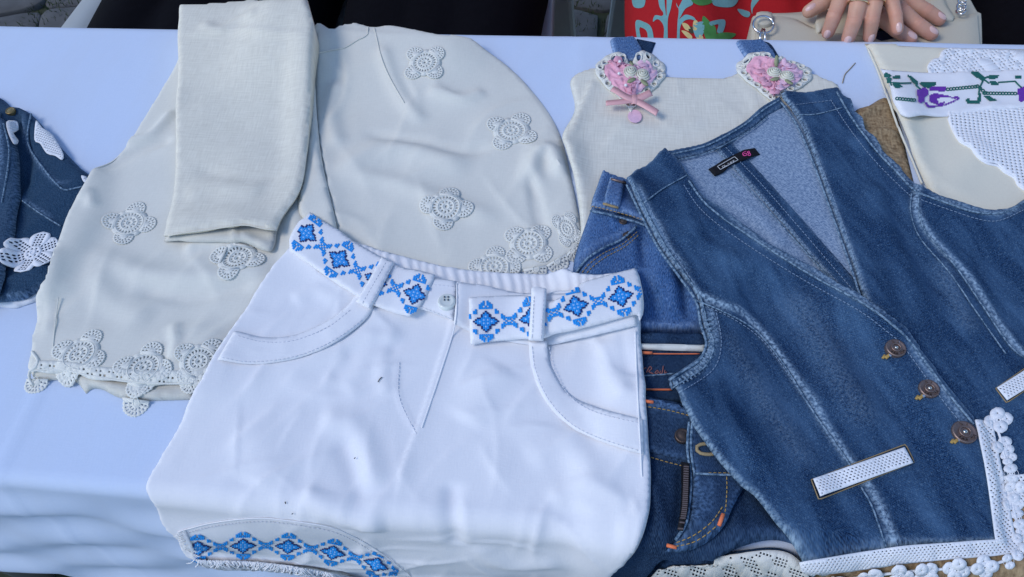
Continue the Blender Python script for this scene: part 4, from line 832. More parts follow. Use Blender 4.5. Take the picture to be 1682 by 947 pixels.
lay('pocket_trim', [(868, 560, 1), (898, 560, 1), (905, 600), (930, 640), (972, 667), (1040, 684), (1056, 688, 1), (1058, 746, 1), (1020, 736), (975, 720), (928, 694), (892, 652), (873, 604)], m_cotton, ws, grid=.003, thick=.0006, edge=.001, nz=(.0006, 110), crs=(30, .0007, 1.0, .8, .002, .014), seed=54, **upd)
m_wthread = plain('white_sewing_thread', (.80, .80, .83), .7); m_shth = plain('pale_grey_thread', (.68, .69, .76), .7)
stitches('topstitching', [[(388, 548), (430, 558), (480, 556), (538, 533), (578, 502)], [(362, 584), (404, 591), (460, 587), (508, 574), (556, 550), (596, 520)], [(902, 566), (910, 602), (934, 645), (974, 672), (1050, 692)], [(874, 566), (879, 602), (898, 648), (932, 688), (978, 714), (1052, 738)], [(692, 462), (744, 467)], [(690, 500), (742, 521)], [(655, 592), (655, 650), (684, 712)]], m_shth, ws, rad=.0003)
cord('side_seam', [(1044, 540), (1046, 600), (1050, 680), (1055, 780)], .0006, m_cotton, ws)
cord('fly_edge', [(750, 462), (747, 528), (722, 612), (692, 700)], .0006, m_cotton, ws)
HEM = [(288, 880, 1), (340, 866), (400, 858), (450, 858), (540, 872), (596, 896), (640, 925), (705, 978, 1), (690, 1000, 1), (600, 974), (520, 958), (430, 947), (350, 944), (327, 938, 1), (307, 908)]
cord('hem_seam', [(290, 879), (340, 866), (400, 858), (450, 858), (540, 872), (596, 896), (640, 925), (690, 965)], .0005, m_cotton, ws)
stitches('hem_stitching', [[(296, 884), (340, 872), (400, 864), (450, 864), (540, 878), (594, 902), (636, 930)]], m_shth, ws, rad=.0003)
# sash pieces
sashL = [(509, 348, 1), (545, 372), (582, 396), (632, 424), (665, 440), (715, 452, 1), (695, 494), (675, 524, 1), (640, 512), (606, 497), (560, 470), (520, 442), (474, 410, 1), (486, 380)]
sashR = [(770, 488, 1), (830, 485), (872, 488), (905, 494), (930, 482), (960, 466), (1000, 452), (1043, 440, 1), (1049, 455), (1056, 500), (1055, 522), (1050, 530, 1), (1044, 518), (1010, 526), (960, 541), (900, 556), (870, 558), (830, 560), (773, 568, 1)]
lay('sash_end', sashL, m_cotton, ws, grid=.003, thick=.0010, edge=.0015, nz=(.0006, 40), crs=(14, .0008, .5, .8, .003, .03), seed=61, smooth=.008)
lay('sash_end', sashR, m_cotton, ws, grid=.003, thick=.0010, edge=.0015, nz=(.0006, 40), crs=(14, .0008, .5, .8, .003, .03), seed=62, smooth=.008, feats=[Feat([(905, 500), (925, 495), (950, 478)], 8, .002)])
# cross-stitch on the sash: a chain of diamonds with a four-petal flower in each
m_blue = plain('bright_blue_floss', (.015, .30, .76), .55, spec=.35, var=.2, scale=900); m_navy = plain('navy_floss', (.012, .03, .16), .6, var=.2, scale=900); m_lblue = plain('light_blue_floss', (.30, .55, .90), .55, var=.1)
def motif_cells():
    cells = {}
    def petal(s, t):
        for (dx, dy) in ((1, 0), (-1, 0), (0, 1), (0, -1)):
            a = s*dx+t*dy; b = abs(-s*dy+t*dx)
            if .2 < a < 6.4 and b < 2.5*math.sin(math.pi*min(1, .12+.88*a/6.4))**.8: return True
        return abs(s) < 1.2 and abs(t) < 1.2
    for s in range(-7, 8):
        for t in range(-7, 8):
            if petal(s, t):
                ed = any(not petal(s+dx, t+dy) for dx, dy in ((1, 0), (-1, 0), (0, 1), (0, -1)))
                cells[(s, t)] = 'n' if ed else ('l' if (abs(s) == abs(t) and abs(s) == 1) or ((s == 0 or t == 0) and abs(s)+abs(t) == 3) else 'b')
    for k in range(0, 12):                   # diamond of little arrows
        for sx in (-1, 1):
            for sy in (-1, 1):
                s, t = sx*k, sy*(11-k)
                if k in (0, 11): continue
                if k % 3 != 1: cells.setdefault((s, t), 'b')
                if k % 3 == 2:
                    for d in ((sx, 0), (0, sy), (0, -sy)): cells.setdefault((s+d[0], t+d[1]), 'b')
    for sy in (-1, 1):                       # rosettes at the diamond's tips
        for s in range(-3, 4):
            for t in range(8, 13):
                if abs(s)+abs(t-10) <= 3 and not (s == 0 and t > 9) and not (abs(s) == 1 and t == 9): cells[(s, sy*t)] = 'b'
    for sx in (-1, 1):                       # links between diamonds
        for a in range(9, 12):
            for t in range(-2, 3):
                if abs(a-11)+abs(t) in (1, 3) or (abs(t) == 2 and a == 11): cells[(sx*a, t)] = 'b'
    return cells
MC = motif_cells()
def stitchwork(name, center_px, n, s0, ax, ay, step, parent, clip=None, hide=None):
    C = resamp(spl(center_px, 3, False), 1.0); acc = np.concatenate([[0], np.cumsum(np.linalg.norm(np.diff(C, axis=0), axis=1))])
    T = np.gradient(C, axis=0); k = 15; T = np.stack([np.convolve(np.pad(T[:, q], k, mode='edge'), np.ones(2*k+1)/(2*k+1), 'valid') for q in (0, 1)], 1)
    T /= np.linalg.norm(T, axis=1)[:, None]; N_ = np.stack([T[:, 1], -T[:, 0]], 1); out = []
    for m in range(n):
        P = []; K = []
        for (a, b), kk in MC.items():
            s = s0+m*step+a*ax
            if s < 0 or s > acc[-1]: continue
            x = np.array([np.interp(s, acc, C[:, q]) for q in (0, 1)]); nv = np.array([np.interp(s, acc, N_[:, q]) for q in (0, 1)]); tv = np.array([-nv[1], nv[0]]); c = x+nv*b*ay
            if clip is not None and not inpoly(c[None], clip)[0]: continue
            if hide is not None and any(inpoly(c[None], hq)[0] for hq in hide): continue
            P += [c+tv*i*ax*.53+nv*j_*ay*.53 for i, j_ in ((-1, -1), (1, -1), (1, 1), (-1, 1), (0, 0))]; K.append(kk)
        if not P: continue
        q = uvof(np.array(P), .001); P3 = surf(q[:, 0], q[:, 1], samp(HMS, q[:, 0], q[:, 1])+np.tile([.0002]*4+[.0008], len(K)))
        Fc = [t for i in range(len(K)) for t in ((5*i, 5*i+1, 5*i+4), (5*i+1, 5*i+2, 5*i+4), (5*i+2, 5*i+3, 5*i+4), (5*i+3, 5*i, 5*i+4))]
        out.append(mesh(name, P3, Fc, m_blue, parent, False, None, None, [m_blue, m_navy, m_lblue], [{'b': 0, 'n': 1, 'l': 2}[k_] for k_ in K for _ in range(4)]))
    return out
fresh(.003)
loopL = [(627, 420, 1), (648, 431, 1), (608, 508, 1), (584, 496, 1)]; loopR = [(873, 479, 1), (898, 480, 1), (893, 564, 1), (868, 562, 1)]
clipL, clipR = spl(sashL, 6), spl(sashR, 6)
hL, hR = [spl(loopL, 6)], [spl(loopR, 6)]
stitchwork('stitched_motif', [(460, 356), (502, 381), (556, 424), (626, 463), (688, 484), (740, 500)], 4, 50, 3.15, 2.75, 69, ws, clipL, hL)
stitchwork('stitched_motif', [(745, 527), (798, 527), (870, 522), (948, 501), (1022, 485), (1085, 470)], 4, 53, 3.3, 2.75, 75.5, ws, clipR, hR)
stitchwork('stitched_motif', [(285, 905), (325, 902), (393, 898), (469, 899), (541, 908), (610, 926), (670, 950)], 5, 40, 3.35, 1.8, 74, ws, spl(HEM, 6))
for lp in (loopL, loopR):
    lay('belt_loop', lp, m_cotton, ws, grid=.0025, thick=.0018, edge=.002, smooth=.005)
stitches('loop_stitching', [[(632, 428), (592, 498)], [(643, 434), (603, 504)], [(877, 484), (873, 558)], [(893, 484), (888, 558)]], m_shth, ws, rad=.0003)
m_shell = plain('white_shell_button', (.72, .76, .72), .25, spec=.6, var=.06, scale=200, coat=.4); m_hole = plain('dark_button_hole', (.10, .11, .13), .8)
bt = disc_on('button', (733, 492), 14, .0035, m_shell, ws, -.1, .22)
for dx, dy in ((-3, -2.4), (3, -2.4), (-3, 2.4), (3, 2.4)):
    pxcurve('thread_hole', [[(733+dx-.8, 490+dy), (733+dx+.8, 490+dy)]], .0009, m_hole, bt, .0024, 1)
# fringe
parts = []; L = resamp(uvof(spl([(324, 917), (350, 919), (430, 922), (520, 934), (600, 953), (690, 995)], 5, False), .002), .0009)
for q in L:
    for _ in range(3):
        p0 = q + RNG.normal(0, .0006, 2); ln = random.uniform(.014, .030); dr = random.gauss(0, .35); k = np.linspace(0, 1, 5)
        Q = np.stack([p0[0]+dr*ln*k+.002*np.sin(k*4+random.random()*6), p0[1]-ln*k], 1); P3 = surf(Q[:, 0], Q[:, 1], samp(soft(), Q[:1, 0], Q[:1, 1])[0]+.003+.004*np.sin(k*3)*random.random()); parts.append(tube(P3, .00058, 4))
v, f = joinm(parts); mesh('fringe', v, f, m_cro_w, ws)['kind'] = 'stuff'
parts = []; L = resamp(uvof(spl([(296, 895), (305, 912), (322, 936)], 4, False), .012), .001)
for q in L:
    ln = random.uniform(.006, .012); k = np.linspace(0, 1, 4); Q = np.stack([q[0]-ln*k, q[1]-ln*.5*k+.001*np.sin(k*5)], 1); parts.append(tube(surf(Q[:, 0], Q[:, 1], samp(HM, Q[:, 0], Q[:, 1])+.001), .0004, 4))
v, f = joinm(parts); mesh('fringe', v, f, m_cro_w, ws)['kind'] = 'stuff'

# ================================================================ tote decoration: doilies, band and cross-stitch roses
fresh(.003)
def fill_top(i, j): return (abs(i-4) < 5 and abs(j-2) < 3 and (i+j) % 5 != 0)
netplate('crochet_doily', [(1527, 122, 1), (1526, 104), (1534, 94), (1546, 92), (1548, 82), (1562, 76), (1600, 77), (1700, 80, 1), (1790, 82, 1), (1790, 122, 1)], m_cro_w, tote, .0040, .30, .35, .0010, .0012, lambda i, j: ((i*7+j*3) % 11 < 3) or (3 < abs(i) < 7 and abs(j) < 4), .45, False)
netplate('crochet_doily', [(1558, 176, 1), (1565, 205), (1578, 226), (1596, 236), (1606, 250), (1622, 262), (1640, 266), (1652, 277), (1668, 286), (1676, 300), (1700, 312, 1), (1800, 320, 1), (1800, 172, 1)], m_cro_w, tote, .0040, .30, -.12, .0010, .0012, lambda i, j: (i > 3 and abs(j+1) < 4 and (i*3+j*5) % 7 < 5), .45, False)
cord('picot_edge', [(1560, 190), (1566, 207), (1579, 229), (1597, 239), (1607, 253), (1623, 265), (1641, 269), (1653, 280), (1669, 289), (1677, 303), (1698, 314)], .0013, m_cro_w, tote); cord('picot_edge', [(1527, 112), (1527, 104), (1535, 95), (1546, 92), (1549, 82), (1563, 77)], .0012, m_cro_w, tote)
lay('embroidered_band', [(1446, 113, 1), (1490, 116), (1530, 118), (1600, 116), (1690, 112), (1800, 108, 1), (1810, 180, 1), (1690, 179), (1630, 181), (1590, 186), (1540, 191), (1500, 193), (1477, 190, 1), (1463, 155)], m_cotton, tote, grid=.0035, thick=.0012, edge=.0018, nz=(.0010, 60), seed=71, feats=[Feat([(1620, 190), (1625, 175), (1640, 165)], 6, .0015), Feat([(1560, 190), (1600, 178), (1682, 175)], 6, .0012)])
m_green = plain('green_floss', (.012, .13, .11), .65, var=.2, scale=900); m_purple = plain('purple_floss', (.16, .035, .38), .6, var=.2, scale=900)
fresh(.003)
CR = lambda x, y: (1400+x/3.266, 60+y/3.266)
def flossfill(name, polys, mat, parent, cell=2.1):
    Q = []
    for P in polys:
        P = np.array([CR(*p) for p in P]); lo, hi = P.min(0), P.max(0); X, Y = np.meshgrid(np.arange(lo[0]-cell, hi[0]+cell, cell), np.arange(lo[1]-cell, hi[1]+cell, cell*.8)); G = np.stack([X.ravel(), Y.ravel()], 1)
        for x, y in G[inpoly(G, P)]: Q += [(x-cell*.52, y-cell*.42), (x+cell*.52, y-cell*.42), (x+cell*.52, y+cell*.42), (x-cell*.52, y+cell*.42), (x, y)]
    q = uvof(np.array(Q), .001); n = len(Q)//5; P3 = surf(q[:, 0], q[:, 1], samp(HMS, q[:, 0], q[:, 1])+np.tile([.0002]*4+[.0007], n))
    return mesh(name, P3, [t for i in range(n) for t in ((5*i, 5*i+3, 5*i+4), (5*i+3, 5*i+2, 5*i+4), (5*i+2, 5*i+1, 5*i+4), (5*i+1, 5*i, 5*i+4))], mat, parent, False)
def rose_st(dx, dy):
    o_ = lambda L: [(x+dx, y+dy) for x, y in L]
    flossfill('stitched_rose', [o_([(345, 285), (385, 268), (410, 280), (412, 305), (390, 322), (388, 348), (360, 350), (352, 315)]), o_([(412, 270), (430, 262), (500, 262), (508, 280), (490, 292), (440, 284), (415, 288)]), o_([(412, 315), (440, 298), (480, 305), (530, 315), (545, 325), (480, 320), (458, 330), (466, 352), (490, 350), (492, 340), (500, 348), (488, 360), (450, 358), (420, 345)]),
                                o_([(388, 350), (404, 376), (440, 374), (500, 366), (550, 344), (576, 330), (572, 318), (552, 314), (540, 322), (550, 330), (566, 326), (548, 338), (498, 358), (440, 364), (412, 364), (398, 345)])], m_purple, tote)
def leaf_st(Ls):
    for L_ in Ls:
        A_ = np.array(L_, float); c_ = A_.mean(0); flossfill('stitched_leaf', [c_+(A_-c_)*[1.12, 1.45]], m_green, tote)
rose_st(0, 0); rose_st(540, -6)
leaf_st([[(168, 203), (186, 195), (206, 205), (194, 216), (172, 214)], [(222, 210), (256, 206), (256, 220), (222, 220)], [(182, 232), (194, 222), (212, 222), (204, 236), (190, 250)], [(214, 250), (240, 248), (264, 262), (240, 270), (220, 262)]])
leaf_st([[(298, 208), (320, 214), (352, 236), (344, 252), (318, 230)], [(364, 246), (400, 242), (448, 242), (446, 252), (420, 266), (392, 262)]])
leaf_st([[(640, 192), (672, 190), (718, 214), (706, 228), (660, 208)], [(722, 212), (744, 204), (784, 206), (782, 216), (744, 222)], [(738, 238), (770, 236), (786, 250), (750, 252)]])
leaf_st([[(612, 332), (626, 326), (640, 336), (672, 336), (676, 300), (690, 310), (684, 346), (624, 348)], [(708, 316), (740, 318), (772, 334), (740, 338)], [(874, 206), (910, 206), (908, 218), (880, 218)]])
for seg in ([(208, 236), (260, 240), (320, 238)], [(346, 250), (372, 272)], [(190, 214), (206, 226), (214, 250)], [(718, 222), (740, 240)], [(790, 234), (880, 228)], [(706, 228), (690, 262), (684, 300)], [(880, 228), (900, 250), (915, 262)]):
    cord('stitched_stem', [CR(*p) for p in seg], .0008, m_green, tote, .0002)
def chain(a, b, n):
    segs = []
    for i in range(n):
        t = (i+.5)/n; x, y = a[0]+(b[0]-a[0])*t, a[1]+(b[1]-a[1])*t; w = abs(b[0]-a[0])/n*.55; segs.append([CR(x+w*math.cos(q*.9), y+7*math.sin(q*.9)) for q in range(8)])
    pxcurve('stitched_chain', segs, .0006, m_green, tote, .0004, 2)
chain((236, 324), (342, 334), 7); chain((508, 276), (672, 260), 10); chain((705, 296), (886, 298), 11); chain((668, 252), (726, 300), 4)
# loose tan thread on the cloth
uv = uvof(spl([(1405, 103), (1396, 113), (1388, 122), (1384, 136)], 3, False), .0006); v, f = tube(onsurf(uv, .0006), .0005, 5)
tag(mesh('loose_thread', v, f, m_tan), 'short loose tan thread lying on the white cloth beside the vest shoulder', 'thread')

# dark lint on the shorts
parts = [tube(onsurf(uvof(spl(q, 2, False), .002), .0006), .0004, 4) for q in ([(620, 626), (624, 620), (627, 618)], [(581, 752), (583, 750)], [(467, 824), (468, 828)], [(478, 846), (480, 845)])]
v, f = joinm(parts); ln_ = mesh('lint', v, f, m_black); ln_['kind'] = 'stuff'; ln_['label'] = 'tiny dark lint specks on the white shorts'; ln_['category'] = 'lint'

# ================================================================ ground: worn cobbles with moss in the joints
m_soil = plain('mossy_soil', (.035, .042, .022), .95, var=.5, scale=25, bump=.8)
m_cob = plain('grey_cobblestone', (.085, .084, .085), .85, var=.35, scale=22, bump=.8)
gnd = mesh('ground', [(-30, -30, 0), (30, -30, 0), (30, 30, 0), (-30, 30, 0)], [(0, 1, 2, 3)], m_soil); gnd['kind'] = 'structure'
def clip_half(P, a, n):
    out = []
    for i in range(len(P)):
        p, q = P[i], P[(i+1) % len(P)]; dp, dq = (p-a).dot(n), (q-a).dot(n)
        if dp <= 0: out.append(p)
        if (dp < 0) != (dq < 0): out.append(p+(q-p)*(dp/(dp-dq)))
    return out
def cobbles(x0, x1, y0, y1, cs):
    xs = np.arange(x0, x1, cs); ys = np.arange(y0, y1, cs*.82); S = []
    for j, y in enumerate(ys):
        for x in xs: S.append((x+(cs/2 if j % 2 else 0)+random.uniform(-.28, .28)*cs, y+random.uniform(-.22, .22)*cs))
    S = np.array(S)
    for i, s in enumerate(S):
        P = [s+np.array(q)*cs*.85 for q in ((-1, -1), (1, -1), (1, 1), (-1, 1))]
        for t in S[np.argsort(((S-s)**2).sum(1))[1:11]]:
            d = t-s; P = clip_half(P, (s+t)/2-d/np.linalg.norm(d)*.013, d/np.linalg.norm(d))
        if len(P) < 3: continue
        P = spl([tuple(p)+((1,) if q_ % 2 else ()) for q_, p in enumerate(P)], cs*.16); hz = random.uniform(.008, .015); tl = np.random.default_rng(i).normal(0, .02, 2); m = len(P); V = []
        for sc, z in ((1.0, -.01), (1.0, hz*.75), (.965, hz), (.6, hz*1.05)):
            for p in P:
                q = s+(p-s)*sc; V.append((q[0], q[1], z+(q-s).dot(tl)*(1 if z > 0 else 0)+(.0015*math.sin(q[0]*60+i)*math.cos(q[1]*50) if z > 0 else 0)))
        Fc = [(r*m+k, r*m+(k+1) % m, (r+1)*m+(k+1) % m, (r+1)*m+k) for r in range(3) for k in range(m)]+[tuple(3*m+k for k in range(m))]
        mesh('cobblestone', V, Fc, m_cob, gnd)
cobbles(-1.9, 1.7, YF+.30, YF+1.75, .20); cobbles(-.65, .15, YN-.42, YN+.06, .17)
gb = []
for _ in range(26000):
    x, y = (random.uniform(-1.8, 1.5), random.uniform(YF+.3, YF+1.6)); 
    if math.sin(x*17)*math.cos(y*19+1)+.4*math.sin(x*41+y*37) < -.25: continue
    h = random.uniform(.004, .020); a = random.uniform(0, 6.28); w = .0016; dx, dy = math.cos(a)*w, math.sin(a)*w; lx, ly = random.gauss(0, .006), random.gauss(0, .006)
    gb.append(([(x-dx, y-dy, .008), (x+dx, y+dy, .008), (x+dx*.6+lx*.5, y+dy*.6+ly*.5, h*.6+.008), (x+lx, y+ly, h+.008)], [(0, 1, 2), (0, 2, 3)]))
v, f = joinm(gb); ms = mesh('moss', v, f, plain('moss_green', (.045, .065, .022), .9, var=.5, scale=60)); ms['kind'] = 'stuff'; ms['label'] = 'short green moss and grass in the cobble joints'; ms['category'] = 'moss'

# ================================================================ plastic chairs
m_plastic = plain('pale_grey_plastic', (.48, .52, .53), .35, spec=.5, var=.05, scale=30, bump=.05)
def chair(c, label, wid=.44, rot=0.0, arms=False):
    x, y = c; t = thing('plastic_chair', (x, y, 0), label, 'chair', 'plastic chairs behind the table'); w = wid/2
    R2 = lambda P: [(x+px*math.cos(rot)-py*math.sin(rot), y+px*math.sin(rot)+py*math.cos(rot), z) for px, py, z in P]
    n = 18; V = []                              # seat shell with a rolled front
    for j in range(14):
        b = j/13; yy = -.24+.46*b; 
        for i in range(n):
            a = -1+2*i/(n-1); ww = w*(1-.10*b); zz = .445-.022*(1-a*a)*math.sin(math.pi*min(1, b*1.1))+.02*abs(a)**6-(.05*(1-b/.12)**2 if b < .12 else 0)
            V.append((a*ww, yy, zz))
    Fc = [(j*n+i, j*n+i+1, (j+1)*n+i+1, (j+1)*n+i) for j in range(13) for i in range(n-1)]
    solid(mesh('seat', R2(V), Fc, m_plastic, t), .012)
    for sx in (-1, 1):
        for fy, ty in ((-.22, -.27), (.20, .26)):
            V = []
            for k in range(5):
                q = k/4; z = .44-.44*q; cx = sx*(w*.95+.035*q); cy = fy+(ty-fy)*q; s = .034-.010*q
                V += [(cx-s, cy-s, z), (cx+s*.6, cy-s, z), (cx+s*.6, cy+s, z), (cx-s, cy+s, z)]
            Fc = [(k*4+i, k*4+(i+1) % 4, (k+1)*4+(i+1) % 4, (k+1)*4+i) for k in range(4) for i in range(4)]+[(3, 2, 1, 0), (16, 17, 18, 19)]
            mesh('leg', R2(V), [q[::-1] for q in Fc] if False else Fc, m_plastic, t, False).modifiers.new('b', 'BEVEL').width = .006
        if not arms: continue
        V, Fc = tube(R2([(sx*w*.97, -.20, .45), (sx*(w+.03), -.20, .60), (sx*(w+.03), -.15, .645), (sx*(w+.02), .10, .655), (sx*w*.95, .22, .66)]), .022, 10); mesh('armrest', V, Fc, m_plastic, t)
    for i in range(5):
        a = (-1+2*i/4)*w*.72; V, Fc = box(-.022, .022, 0, .012, 0, .36); V = [(a+p[0], .215+p[1]+.12*p[2], .45+p[2]) for p in V]; mesh('back_slat', R2(V), Fc, m_plastic, t, False)
    V, Fc = box(-w*.92, w*.92, .0, .022, 0, .07); mesh('top_rail', R2([(p[0], .255+p[1], .80+p[2]) for p in V]), Fc, m_plastic, t, False)
    return t

# ================================================================ people: continuous bodies grown from tapered limbs
def capsule(a, b, ra, rb, n=14):
    a, b = np.array(a, float), np.array(b, float); d = b-a; L = np.linalg.norm(d); d = d/L if L > 1e-9 else np.array([0, 0, 1.])
    s = np.cross(d, [0, 0, 1.] if abs(d[2]) < .9 else [1., 0, 0]); s /= np.linalg.norm(s); t = np.cross(d, s); rings = []
    for k in range(5): th = math.pi/2*(1-k/4.0); rings.append((a-d*ra*math.sin(th), max(ra*math.cos(th), ra*.02)))
    for k in range(5): th = math.pi/2*(k/4.0); rings.append((b+d*rb*math.sin(th), max(rb*math.cos(th), rb*.02)))
    V = [c+r*(s*math.cos(2*math.pi*i/n)+t*math.sin(2*math.pi*i/n)) for c, r in rings for i in range(n)]; m = len(rings)
    Fc = [(k*n+i, k*n+(i+1) % n, (k+1)*n+(i+1) % n, (k+1)*n+i) for k in range(m-1) for i in range(n)]+[tuple(range(n))[::-1], tuple((m-1)*n+i for i in range(n))]
    return V, Fc
def grow(caps, voxel, sm=6):
    v, f = joinm([capsule(*c) for c in caps]); o = mesh('tmp', v, f, m_soil); off = np.array(o.location)
    r = o.modifiers.new('r', 'REMESH'); r.mode = 'VOXEL'; r.voxel_size = voxel; s = o.modifiers.new('s', 'SMOOTH'); s.iterations = sm; s.factor = .5
    bpy.context.view_layer.update(); me = bpy.data.meshes.new_from_object(o.evaluated_get(bpy.context.evaluated_depsgraph_get()))
    V = np.array([q.co[:] for q in me.vertices])+off; Fc = [tuple(p.vertices) for p in me.polygons]
    bpy.data.objects.remove(o); bpy.data.meshes.remove(me); return V, Fc
m_skin = plain('skin', (.60, .33, .23), .5, spec=.35, var=.20, scale=70, bump=.45, sub=.12); m_hair = plain('dark_hair', (.03, .02, .015), .5, var=.4, scale=200)
m_blk = fabric('black_dress_cloth', (.005, .005, .008), (.003, .003, .005), .5, (300, 60), coord='Object', rough=.9, bump=.2, spec=.08)
m_red = fabric('red_printed_cotton', (.46, .018, .022), (.38, .012, .018), .4, (500, 100), coord='Object', bump=.15)
def body_caps(hx, hy, spread, knee_y, kz=.50, hz=.53):
    sk = []
    for s in (-1, 1):
        sk += [((hx+s*.09, hy, hz), (hx+s*spread, knee_y, kz), .085, .058), ((hx+s*spread, knee_y, kz), (hx+s*(spread+.01), knee_y+.05, .10), .055, .036), ((hx+s*(spread+.01), knee_y+.06, .05), (hx+s*(spread+.02), knee_y-.09, .035), .036, .03),
               ((hx+s*.17, hy+.06, 1.02), (hx+s*.23, hy+.02, .76), .048, .040)]
    sk += [((hx, hy+.02, .54), (hx, hy+.05, .78), .14, .12), ((hx, hy+.05, .78), (hx, hy+.06, .98), .12, .13), ((hx-.14, hy+.06, 1.02), (hx+.14, hy+.06, 1.02), .055, .055), ((hx, hy+.05, 1.04), (hx, hy+.02, 1.16), .05, .046),
           ((hx, hy+.03, 1.22), (hx, hy+.02, 1.30), .075, .088), ((hx, hy-.02, 1.18), (hx, hy-.02, 1.24), .045, .06), ((hx, hy-.075, 1.235), (hx, hy-.088, 1.215), .010, .014), ((hx-.08, hy+.03, 1.235), (hx-.082, hy+.03, 1.255), .014, .016), ((hx+.08, hy+.03, 1.235), (hx+.082, hy+.03, 1.255), .014, .016)]
    return sk
def finish_person(root, hx, hy):
    for s in (-1, 1):
        bm = bmesh.new(); bmesh.ops.create_uvsphere(bm, u_segments=10, v_segments=8, radius=.011); mesh('eye', [np.array(q.co)+(hx+s*.032, hy-.066, 1.252) for q in bm.verts], [[w.index for w in g.verts] for g in bm.faces], m_hair, root); bm.free()
    v, f = grow([((hx, hy+.05, 1.24), (hx, hy+.035, 1.31), .09, .092), ((hx-.07, hy+.06, 1.28), (hx-.09, hy+.07, 1.08), .04, .03), ((hx+.07, hy+.06, 1.28), (hx+.09, hy+.07, 1.08), .04, .03), ((hx, hy+.09, 1.26), (hx, hy+.10, 1.06), .07, .06)], .010, 4); mesh('hair', v, f, m_hair, root)
def black_person(hx, knee_y, label, spread=.10, hipw=.09, kr=.082):
    hy = knee_y+.46; root = thing('person', (hx, hy, 0), label, 'person', None)
    sk = body_caps(hx, hy, spread, knee_y)
    for s in (-1, 1): sk += [((hx+s*.23, hy+.02, .76), (hx+s*.12, hy-.17, .66), .038, .028), ((hx+s*.12, hy-.17, .66), (hx+s*.07, hy-.24, .645), .03, .024)]+[((hx+s*.07+i*.014-.021, hy-.235, .648), (hx+s*.05+i*.014-.021, hy-.30+abs(i-1.5)*.006, .625), .010, .008) for i in range(4)]+[((hx+s*.09-s*.035, hy-.20, .65), (hx+s*.04, hy-.245, .64), .011, .009)]
    v, f = grow(sk, .010, 5); mesh('body', v, f, m_skin, root)
    ck = []
    for s in (-1, 1):
        ck += [((hx+s*hipw, hy, .535), (hx+s*spread, knee_y, .515), .108, kr), ((hx+s*spread, knee_y, .50), (hx+s*(spread+.015), knee_y+.03, .20), kr, kr), ((hx+s*.175, hy+.06, 1.01), (hx+s*.235, hy+.02, .77), .062, .054)]
    ck += [((hx-spread*.6, knee_y+.01, .515), (hx+spread*.6, knee_y+.01, .515), kr, kr), ((hx, hy-.1, .53), (hx, knee_y+.02, .515), .10, .085), ((hx, hy+.02, .56), (hx, hy+.05, .80), .16, .14), ((hx, hy+.05, .80), (hx, hy+.06, .99), .14, .135), ((hx-.14, hy+.06, 1.01), (hx+.14, hy+.06, 1.01), .066, .066)]
    v, f = grow(ck, .012, 8); mesh('dress', v, f, m_blk, root)
    finish_person(root, hx, hy); return root
pA, pB, pD = at(318, 25, .58), at(716, 10, .58), at(1800, 10, .58)
black_person(pA[0], YF+.10, 'person in black clothes seated behind the table at the folded sleeve', .11)
black_person(pB[0], YF+.13, 'person in black dress seated behind the blouse, centre of the row', .075, .075, .080)
black_person(pD[0], YF+.10, 'person in black clothes seated at the far right behind the tote', .10)
sx = lambda px: at(px, 40, .45)[0]
chair(((sx(112)+sx(500))/2, YF+.45), 'pale grey plastic chair under the person in black at far left', sx(500)-sx(112)); chair(((sx(528)+sx(914))/2, YF+.44), 'pale grey plastic chair in the middle, showing beside the black dress', sx(914)-sx(528)); chair((pD[0]-.02, YF+.46), 'pale grey plastic chair at the far right behind the tote', .46)
# person in the red dress, hands folded on the handbag
ZB = ZT-.015                                 # top of the handbag on her lap
cx = at(1262, 20, .62)[0]; ky = YF+.075; hy = ky+.47
pr = thing('person', (cx, hy, 0), 'person in red floral dress, hands folded on the beige handbag', 'person')
chair((cx+.02, YF+.52), 'pale grey plastic chair under the person in the red dress', .40)
B = lambda px, py, dz: at(px, py, ZB+dz)
hands = []
def finger(pts, r0, r1):
    P = [B(*p) for p in pts]; n = len(P)
    for i in range(n-1):
        a, b = r0+(r1-r0)*i/(n-1), r0+(r1-r0)*(i+1)/(n-1); hands.append((P[i], P[i+1], a*(1.05 if i else 1.0), b))
    return P
top_f = [finger([(1398, -46, .040), (1384, -10, .046), (1370, 26, .034), (1360, 53, .014)], .0098, .0072), finger([(1420, -48, .042), (1411, 0, .049), (1403, 34, .036), (1393, 63, .015)], .0100, .0074), finger([(1444, -46, .042), (1437, 0, .048), (1432, 32, .036), (1428, 60, .016)], .0096, .0071), finger([(1464, -38, .040), (1464, 0, .044), (1471, 24, .036), (1474, 48, .026)], .0084, .0064)]
th = finger([(1392, -50, .026), (1374, -16, .026), (1352, 4, .020), (1329, 18, .014)], .0115, .0080)
und_f = [finger([(1414, -8, .016), (1448, 28, .017), (1472, 48, .014), (1496, 63, .009)], .0096, .0074), finger([(1440, -18, .018), (1482, 20, .020), (1506, 40, .015), (1530, 55, .009)], .0098, .0076), finger([(1452, -34, .018), (1494, 2, .020), (1522, 18, .015), (1543, 31, .009)], .0096, .0074), finger([(1448, -60, .018), (1496, -28, .018), (1530, -12, .010)], .0086, .0068)]
